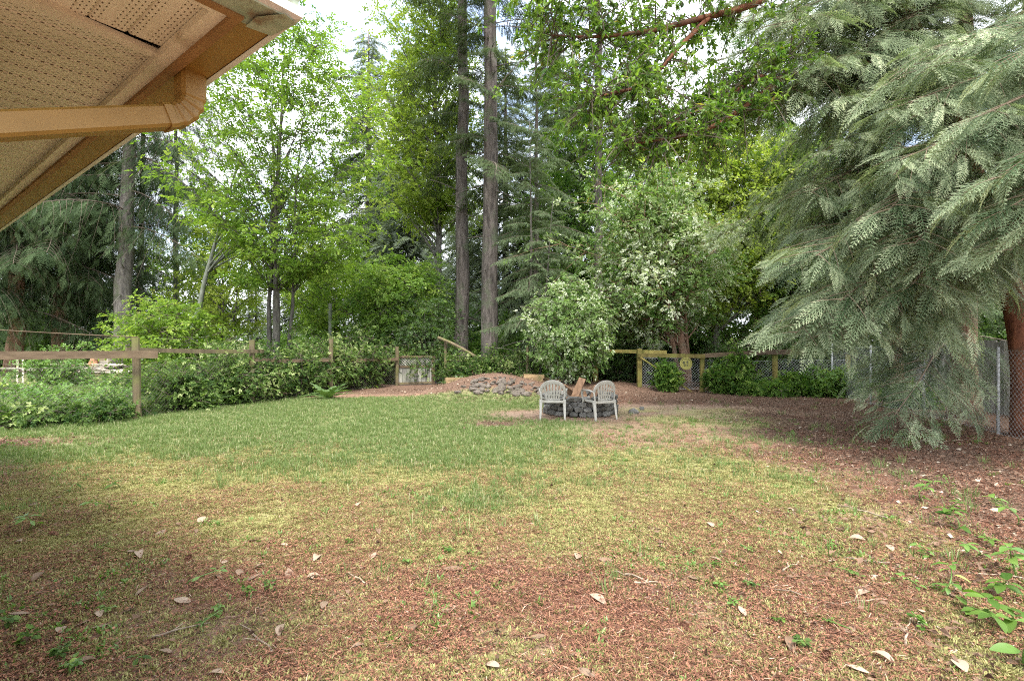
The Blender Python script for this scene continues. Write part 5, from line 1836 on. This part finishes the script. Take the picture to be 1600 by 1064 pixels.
def tuft_mesh(seed, n=10, h=.09, w=.006, spread=.035, mat='grass', bend=.6, t0=.45, tv=.2):
    r = np.random.default_rng(seed)
    m = MB()
    for k in range(n):
        az = r.uniform(0, 6.3)
        b = np.array([math.cos(az), math.sin(az), 0]) * spread * r.random() ** .5
        d = np.array([math.cos(az + r.normal(0, .5)), math.sin(az + r.normal(0, .5)), 0]) * bend * r.uniform(.2, 1.2)
        hh = h * r.uniform(.5, 1.2)
        sd = np.array([-math.sin(az), math.cos(az), 0]) * w / 2
        p1 = b + (UP * .55 + d * .30) * hh
        p2 = b + (UP * .92 + d * .95) * hh
        t = t0 + r.normal(0, tv)
        m.add([b - sd, b + sd, p1 + sd * .8, p1 - sd * .8, p2], [np.array([[0, 1, 2, 3]]), np.array([[3, 2, 4]])], t)
    return m.mesh("tuft", MAT[mat])


def flake_mesh(seed, n=14, size=.0155, spread=.07, mat='litter'):
    r = np.random.default_rng(seed)
    m = MB()
    for k in range(n):
        p = np.array([r.normal(0, spread), r.normal(0, spread), r.uniform(.002, .012)])
        d = nrm(np.array([r.normal(), r.normal(), r.normal(0, .25)]))
        nn = UP + r.normal(0, .35, 3)
        l = size * r.uniform(.5, 1.5)
        w = r.choice([.25, .5, .7])
        m.scatter(leaf2_T(w, r.normal(0, .15), .1), p[None], basis(d[None], nn[None]), l, np.array([np.clip(r.normal(.42, .26), 0, 1.05)]))
    return m.mesh("flakes", MAT[mat])


def needle_mesh(seed, n=16, L=.036, spread=.07, mat='litter'):
    r = np.random.default_rng(seed)
    m = MB()
    for k in range(n):
        p = np.array([r.normal(0, spread), r.normal(0, spread), r.uniform(.003, .012)])
        a = r.uniform(0, 6.3)
        d = np.array([math.cos(a), math.sin(a), r.normal(0, .1)]) * L * r.uniform(.5, 1.3)
        s = np.array([-math.sin(a), math.cos(a), 0]) * .0011
        m.add([p - s, p + s, p + d + s, p + d - s], np.array([[0, 1, 2, 3]]), np.clip(r.normal(.42, .28), 0, 1.1))
    return m.mesh("needles", MAT[mat])


def cover_points(n, y0, y1, dens, pw=1.0, seed=0):
    """sample in the part of the yard the lens can see; density ~ dens(x, y)"""
    r = np.random.default_rng(seed)
    out = []
    got = 0
    while got < n:
        Y = y0 + (y1 - y0) * r.random(60000) ** pw
        X = r.uniform(-1.12, 1.12, 60000) * (Y + .6)
        k = r.random(60000) < dens(X, Y)
        k &= (X < 9.0) & (X > -14)
        k &= np.hypot(X - FX, Y - FY) > FR + .12
        P = np.stack([X[k], Y[k]], -1)
        out.append(P)
        got += len(P)
    P = np.concatenate(out)[:n]
    return np.column_stack([P, gz(P[:, 0], P[:, 1])])


def scat(name, label, n, y0, y1, dens, templ, mat, smin, smax, pw=1.0, seed=0, tilt=.12, dz=0.0):
    P = cover_points(n, y0, y1, dens, pw, seed)
    P[:, 2] += dz
    r = np.random.default_rng(seed + 1)
    return gn_scatter(name, label, P, r.uniform(0, 6.3, n), r.normal(0, tilt, (n, 2)), r.uniform(smin, smax, n), templ, MAT[mat])


scat("lawn_grass", "thin green grass of the lawn", 42000, 2.0, 15.5, lambda x, y: np.clip(m_grass(x, y) * 1.25 - .08, 0, 1) ** 2.0, [tuft_mesh(s, 11, .062, .0055, .05, tv=.30) for s in range(5)], 'grass', .45, 1.3, 1.0, 1)
scat("meadow_grass", "long grass of the sunny clearing beyond the fence", 9000, 10.5, 26, lambda x, y: (x < -8.2 + (y - 10.5) * .12) * .9 * m_grass(x, y), [tuft_mesh(s + 9, 12, .30, .016, .14, t0=.62) for s in range(3)], 'grass', .6, 1.3, 1.0, 2)
scat("lawn_moss", "yellow green moss tufts between the litter", 36000, 2.1, 9, lambda x, y: np.clip(m_moss_sun(x, y) * 1.2, 0, 1), [tuft_mesh(s + 20, 24, .014, .006, .05, 'moss', 1.2, tv=.3) for s in range(4)], 'moss', .6, 1.5, 1.25, 3)
scat("needle_litter", "reddish bark and leaf flakes littering the ground", 34000, 1.9, 9, lambda x, y: np.clip(1.0 - .85 * m_grass(x, y) - .45 * m_moss_sun(x, y), .04, 1) * np.clip((fbm(x, y, .55, 88.) - .36) * 4.5, .06, 1), [flake_mesh(s) for s in range(6)], 'litter', .5, 1.2, 1.7, 4)
scat("needle_straw", "dry conifer needles strewn over the ground", 30000, 1.9, 15, lambda x, y: np.clip(.9 - .8 * m_grass(x, y), .05, 1) * np.clip((fbm(x, y, .6, 18.) - .38) * 4, .06, 1), [needle_mesh(s) for s in range(5)], 'litter', .7, 1.4, 1.35, 5)
scat("leaf_litter", "dead leaves carpeting the ground under the fences", 9500, 2.2, 17, lambda x, y: np.clip(m_dark(x, y) * 1.2 + .5 * sm(1.6, 3.2, x) * (y < 5), 0, 1), [flake_mesh(s + 50, 7, .046, .12, 'leaf_litter') for s in range(4)], 'leaf_litter', .5, 1.2, 1.0, 6)
scat("grass_clumps", "longer grass clumps standing out of the thin lawn", 1500, 3.0, 14.5, lambda x, y: np.clip(m_grass(x, y) + .12, 0, 1) * np.clip(fbm(x, y, .8, 61., 2) * 4 - 2.1, 0, 1), [tuft_mesh(s + 80, 16, .12, .006, .07, 'grass', .7, .5, .25) for s in range(3)], 'grass', .5, 1.2, 1.0, 9)
scat("bark_bits", "dark bark crumbs and dead leaf scraps on the litter", 1500, 1.9, 8, lambda x, y: np.clip(1 - 1.1 * m_grass(x, y), .03, 1) * np.clip((fbm(x, y, .8, 27.) - .40) * 5, .05, 1), [flake_mesh(s + 90, 3, .035, .16, 'leaf_litter') for s in range(4)], 'leaf_litter', .4, 1.2, 1.4, 10)
scat("clover", "tiny broad leaved weeds scattered through the thin lawn", 1500, 2.0, 11, lambda x, y: np.clip(fbm(x, y, .45, 44., 2) * 2.6 - 1.45, 0, 1), [tuft_mesh(s + 70, 9, .045, .020, .05, 'weed_leaf', 1.5, .40) for s in range(3)], 'weed_leaf', .4, .9, 1.3, 7)


# ================================================================ SMALL THINGS ON THE GROUND
def curl_leaf(seed):
    r = np.random.default_rng(seed)
    m = MB()
    n = 6
    t = np.linspace(0, 1, n)
    w = np.sin(np.pi * (t * .93 + .04)) ** .8 * r.uniform(.18, .30)
    zc = r.uniform(.03, .16) * np.sin(np.pi * t) * r.choice([1, -.2]) + .02
    cu = r.uniform(-.1, .22)
    V = np.concatenate([np.stack([t - .5, w, zc + cu * w * 2], -1), np.stack([t - .5, 0 * t, zc], -1), np.stack([t - .5, -w, zc + cu * w * 2.4], -1)])
    i = np.arange(n - 1)
    m.add(V, np.concatenate([np.stack([i, i + n, i + n + 1, i + 1], -1), np.stack([i + n, i + 2 * n, i + 2 * n + 1, i + n + 1], -1)]), r.normal(.5, .25))
    return m.mesh("leaf", MAT['dry_leaf'], True)


CURL = [curl_leaf(s) for s in range(10)]
LEAFPX = [(205, 863), (217, 869), (351, 878), (341, 902), (396, 846), (315, 814), (279, 819), (251, 832), (305, 832), (404, 884), (392, 903), (488, 904), (285, 941), (221, 927), (203, 953), (155, 959), (130, 973), (159, 977), (135, 1038), (337, 1060), (375, 893), (494, 871), (444, 851), (259, 1026), (52, 791), (30, 847),
          (708, 895), (702, 958), (591, 832), (903, 876), (917, 1058), (489, 905), (583, 871), (506, 950), (495, 869), (934, 940), (947, 882), (452, 896), (1220, 740), (1272, 757), (1368, 785), (1339, 848), (1300, 882), (1404, 890), (1022, 829), (1110, 827), (1085, 907), (1327, 989), (1236, 1014), (1350, 933), (1408, 985),
          (1480, 870), (1440, 960), (1500, 930), (1455, 1010), (1530, 840), (1475, 720), (1560, 735), (1520, 700), (1390, 860), (1420, 820), (1380, 1035), (1340, 1050), (560, 1015), (640, 985), (770, 1045), (840, 1000), (1000, 870), (60, 905), (95, 985), (30, 960), (440, 990), (1160, 960), (1120, 880), (985, 800), (560, 790), (690, 800), (1540, 770), (1585, 800), (1500, 1045)]
r = np.random.default_rng(8)
for k, (px, py) in enumerate(LEAFPX):
    x, y = gpt(px, py)
    o = link("fallen_leaf", CURL[k % 10])
    s = r.uniform(.075, .125) if px not in (708, 285) else .135
    o.location = (x, y, float(gz(x, y)) + .016)
    o.rotation_euler = (r.normal(0, .15), r.normal(0, .15), r.uniform(0, 6.3))
    o.scale = (s, s, s)
    tag(o, "dry tan curled leaf fallen on the reddish litter", "leaf", "dry leaves fallen on the ground")


def cone_mesh(seed):
    r = np.random.default_rng(seed)
    m = MB()
    m.tube([(-.5, 0, .2), (0, 0, .2), (.5, 0, .2)], [.10, .16, .05], 7, .2)
    for k in range(46):
        t = k / 45
        a = k * 2.4
        rad = .14 * math.sin(math.pi * (t * .85 + .12)) + .02
        o = np.array([-.45 + .9 * t, math.cos(a) * rad, .2 + math.sin(a) * rad])
        d = nrm(np.array([.55, math.cos(a), math.sin(a)]))
        m.scatter(leaf2_T(.9, .1, 0), o[None], basis(d[None], np.array([[1., -math.cos(a), -math.sin(a)]])), .17, np.array([r.uniform(.2, .8)]))
    return m.mesh("cone", MAT['cone'])


CONES = [cone_mesh(s) for s in range(3)]
for k, (px, py) in enumerate(((1029, 956), (1070, 980), (1231, 971), (1305, 945), (898, 935), (764, 972), (614, 1030), (733, 834), (748, 861), (814, 878), (84, 835), (295, 875), (418, 855), (450, 881), (925, 940), (680, 1040), (1115, 985), (1290, 1030))):
    x, y = gpt(px, py)
    o = link("fir_cone", CONES[k % 3])
    s = r.uniform(.065, .095)
    o.location = (x, y, float(gz(x, y)) - .004)
    o.rotation_euler = (0, r.normal(0, .12), r.uniform(0, 6.3))
    o.scale = (s, s, s)
    tag(o, "small dark brown fir cone lying on the litter", "cone", "fir cones on the ground")
for k, (px, py, L, az) in enumerate(((1346, 805, .42, 2.2), (1240, 893, .22, .5), (1249, 932, .45, 2.5), (1014, 916, .20, .1), (1354, 880, .28, 2.7), (1010, 657, .55, .3), (400, 1000, .40, 2.4), (280, 990, .3, .5), (1345, 945, .35, .1), (1420, 990, .35, .8), (1480, 905, .5, .9), (1500, 690, .6, .2), (560, 905, .25, 2.3), (980, 905, .22, 2.6), (1560, 900, .5, 2.9), (1440, 690, .5, 2.8))):
    x, y = gpt(px, py)
    m = MB()
    n = 6
    t = np.linspace(-.5, .5, n)
    P = np.stack([t * L, np.cumsum(r.normal(0, .03 * L, n)), .012 + np.abs(r.normal(0, .008, n))], -1)
    m.tube(P, np.linspace(.007, .003, n), 5, r.random())
    b = P[2] + np.array([.15 * L, .14 * L, .01])
    m.tube([P[2], b], [.004, .002], 4, .5)
    o = m.obj("dead_stick", MAT['stick'])
    o.location = (x, y, float(gz(x, y)))
    o.rotation_euler = (0, 0, az)
    tag(o, "thin forked dead stick lying on the ground", "stick", "sticks on the ground")


# ---- seedlings and weeds
def seedling(label, xy, h, n, size, mat, seed, w=.50, group="broad leaved seedlings at the shady yard edge", whorl=True):
    r = np.random.default_rng(seed)
    g = thing("leafy_seedling", label, "plant", (xy[0], xy[1], float(gz(*xy))), r.uniform(0, 6), group)
    m = MB()
    S = spline([(0, 0, -.02), (r.normal(0, .03), r.normal(0, .03), h * .5), (r.normal(0, .06), r.normal(0, .06), h)], 4)
    m.tube(S, np.linspace(.006, .003, len(S)), 5)
    m.obj("stem", MAT['weed_leaf'], g)
    for k in range(n):
        t = 1 if whorl and k < 4 else r.uniform(.35, 1)
        o = S[min(int(t * (len(S) - 1)), len(S) - 1)]
        az = k * 2.4 + r.normal(0, .25)
        d = np.array([math.cos(az), math.sin(az), r.uniform(-.15, .35)])
        l = size * r.uniform(.6, 1.15)
        q = MB()
        nn = 6
        u_ = np.linspace(0, 1, nn)
        ww = np.sin(np.pi * np.clip(u_ * .95 + .03, 0, 1)) ** .75 * w * .5
        zc = .10 * u_ - .38 * u_ ** 2
        V = np.concatenate([np.stack([u_, ww, zc + .22 * ww], -1), np.stack([u_, 0 * u_, zc], -1), np.stack([u_, -ww, zc + .22 * ww], -1)])
        i = np.arange(nn - 1)
        q.add(V, np.concatenate([np.stack([i, i + nn, i + nn + 1, i + 1], -1), np.stack([i + nn, i + 2 * nn, i + 2 * nn + 1, i + nn + 1], -1)]), 0.0)
        B = basis(d[None], (UP + r.normal(0, .25, 3))[None])
        f = MB().scatter(q.template(), (o + d * .015)[None], B, l, np.array([r.normal(.45, .2)]))
        f.obj("leaf", MAT[mat], g, smooth=True)
    return g


SD = [(1442, 783, .24, 6, .17, 'weed_leaf', "bright seedling with long leaves at the edge of the cedar shade"), (1492, 828, .20, 8, .16, 'green_leaf', "dark seedling with drooping leaves below the bright seedling"),
      (1462, 930, .20, 9, .13, 'weed_leaf', "bushy toothed seedling among dead leaves"), (1430, 925, .08, 6, .07, 'weed_leaf', "tiny yellow green sprout beside the toothed seedling"), (1450, 872, .10, 8, .10, 'weed_leaf', "low pale seedling above the toothed seedling"),
      (1515, 868, .14, 7, .13, 'weed_leaf', "yellow tipped seedling in the dead twigs"), (1560, 925, .16, 8, .16, 'green_leaf', "broad dark leaved seedling near the frame edge"), (1590, 900, .25, 7, .16, 'weed_leaf', "light seedling leaning out of the frame edge"),
      (1525, 975, .10, 7, .14, 'green_leaf', "flat seedling with grey green leaves on the litter"), (1575, 980, .16, 8, .17, 'green_leaf', "large seedling sprawling beside a fallen branch"), (1598, 1040, .26, 8, .20, 'weed_leaf', "big bright yellow green leaves in the frame corner"),
      (1500, 800, .12, 6, .12, 'green_leaf', "small seedling at the base of the dark seedling"), (1480, 760, .10, 5, .09, 'weed_leaf', "small sprout under the cedar boughs"), (1590, 820, .25, 6, .16, 'weed_leaf', "slender seedling in the reddish dark litter"), (1540, 850, .10, 6, .10, 'green_leaf', "low seedling among red dead leaves"),
      (1420, 700, .12, 7, .10, 'green_leaf', "small plant below the lowest cedar bough"), (1530, 695, .12, 7, .10, 'weed_leaf', "small plant at the foot of the wire fence")]
for k, (px, py, h, n, sz, mt_, lab) in enumerate(SD):
    seedling(lab, gpt(px, py), h * .85, n + 2, sz * .66, mt_, 400 + k)
WD = [(165, 800, .12, 5, .10, "upright pale plantain sprout in the mossy lawn"), (110, 770, .08, 5, .08, "small pale sprout in the left lawn"), (185, 760, .08, 5, .09, "small pale sprout beside the plantain"), (40, 830, .12, 7, .11, "grassy weed at the left litter edge"),
      (390, 938, .07, 14, .05, "patch of small round leaved weeds on the litter"), (420, 930, .06, 12, .05, "round leaved weeds beside the larger patch"), (350, 955, .06, 12, .05, "thin round leaved weeds left of the patch"), (320, 990, .05, 10, .045, "dull weed rosette below the round leaved patch"),
      (80, 1035, .08, 14, .06, "lush weed clump in the lower corner"), (110, 1055, .08, 12, .06, "lush weeds at the lower frame edge"), (30, 1010, .10, 12, .07, "weed clump at the frame corner"), (10, 980, .10, 9, .08, "dark weed at the frame edge"),
      (300, 910, .06, 6, .05, "single small weed on the red litter"), (545, 850, .05, 9, .045, "small weed tuft under the yellow moss"), (220, 1035, .04, 4, .06, "lone bright leaf sprout in the litter"), (145, 960, .05, 8, .05, "weed sprout beside dead leaves"),
      (1110, 890, .05, 10, .045, "small green weed on the tan litter"), (1170, 920, .05, 10, .045, "green weed rosette right of centre"), (1125, 920, .05, 9, .045, "green weed near the rosette"), (1215, 975, .05, 9, .04, "small weed beside a fir cone"), (1255, 1010, .06, 12, .05, "larger weed rosette near the bottom edge"),
      (1160, 945, .04, 8, .04, "tiny weed between the rosettes"), (1280, 965, .04, 8, .04, "tiny weed near dead sticks"), (1180, 865, .05, 10, .045, "pale weed tuft on the dry lawn"), (1300, 860, .05, 10, .05, "pale weed tuft near tan leaves"), (1440, 985, .07, 14, .05, "grey green weed mat by the seedlings"), (1085, 870, .04, 8, .04, "thin weed tuft near centre right"),
      (635, 880, .05, 8, .045, "weed tuft just below the mossy band"), (710, 865, .05, 9, .045, "weed tuft right of the mossy band"), (1330, 905, .05, 9, .05, "dull weed by dead leaves")]
for k, (px, py, h, n, sz, lab) in enumerate(WD):
    seedling(lab, gpt(px, py), h, n if n < 8 else int(n * 1.7), sz if n < 8 else sz * .6, ('weed_leaf', 'green_leaf', 'bramble_leaf')[k % 3], 500 + k, .42 if n < 8 else .75, "small weeds in the lawn", n < 8)
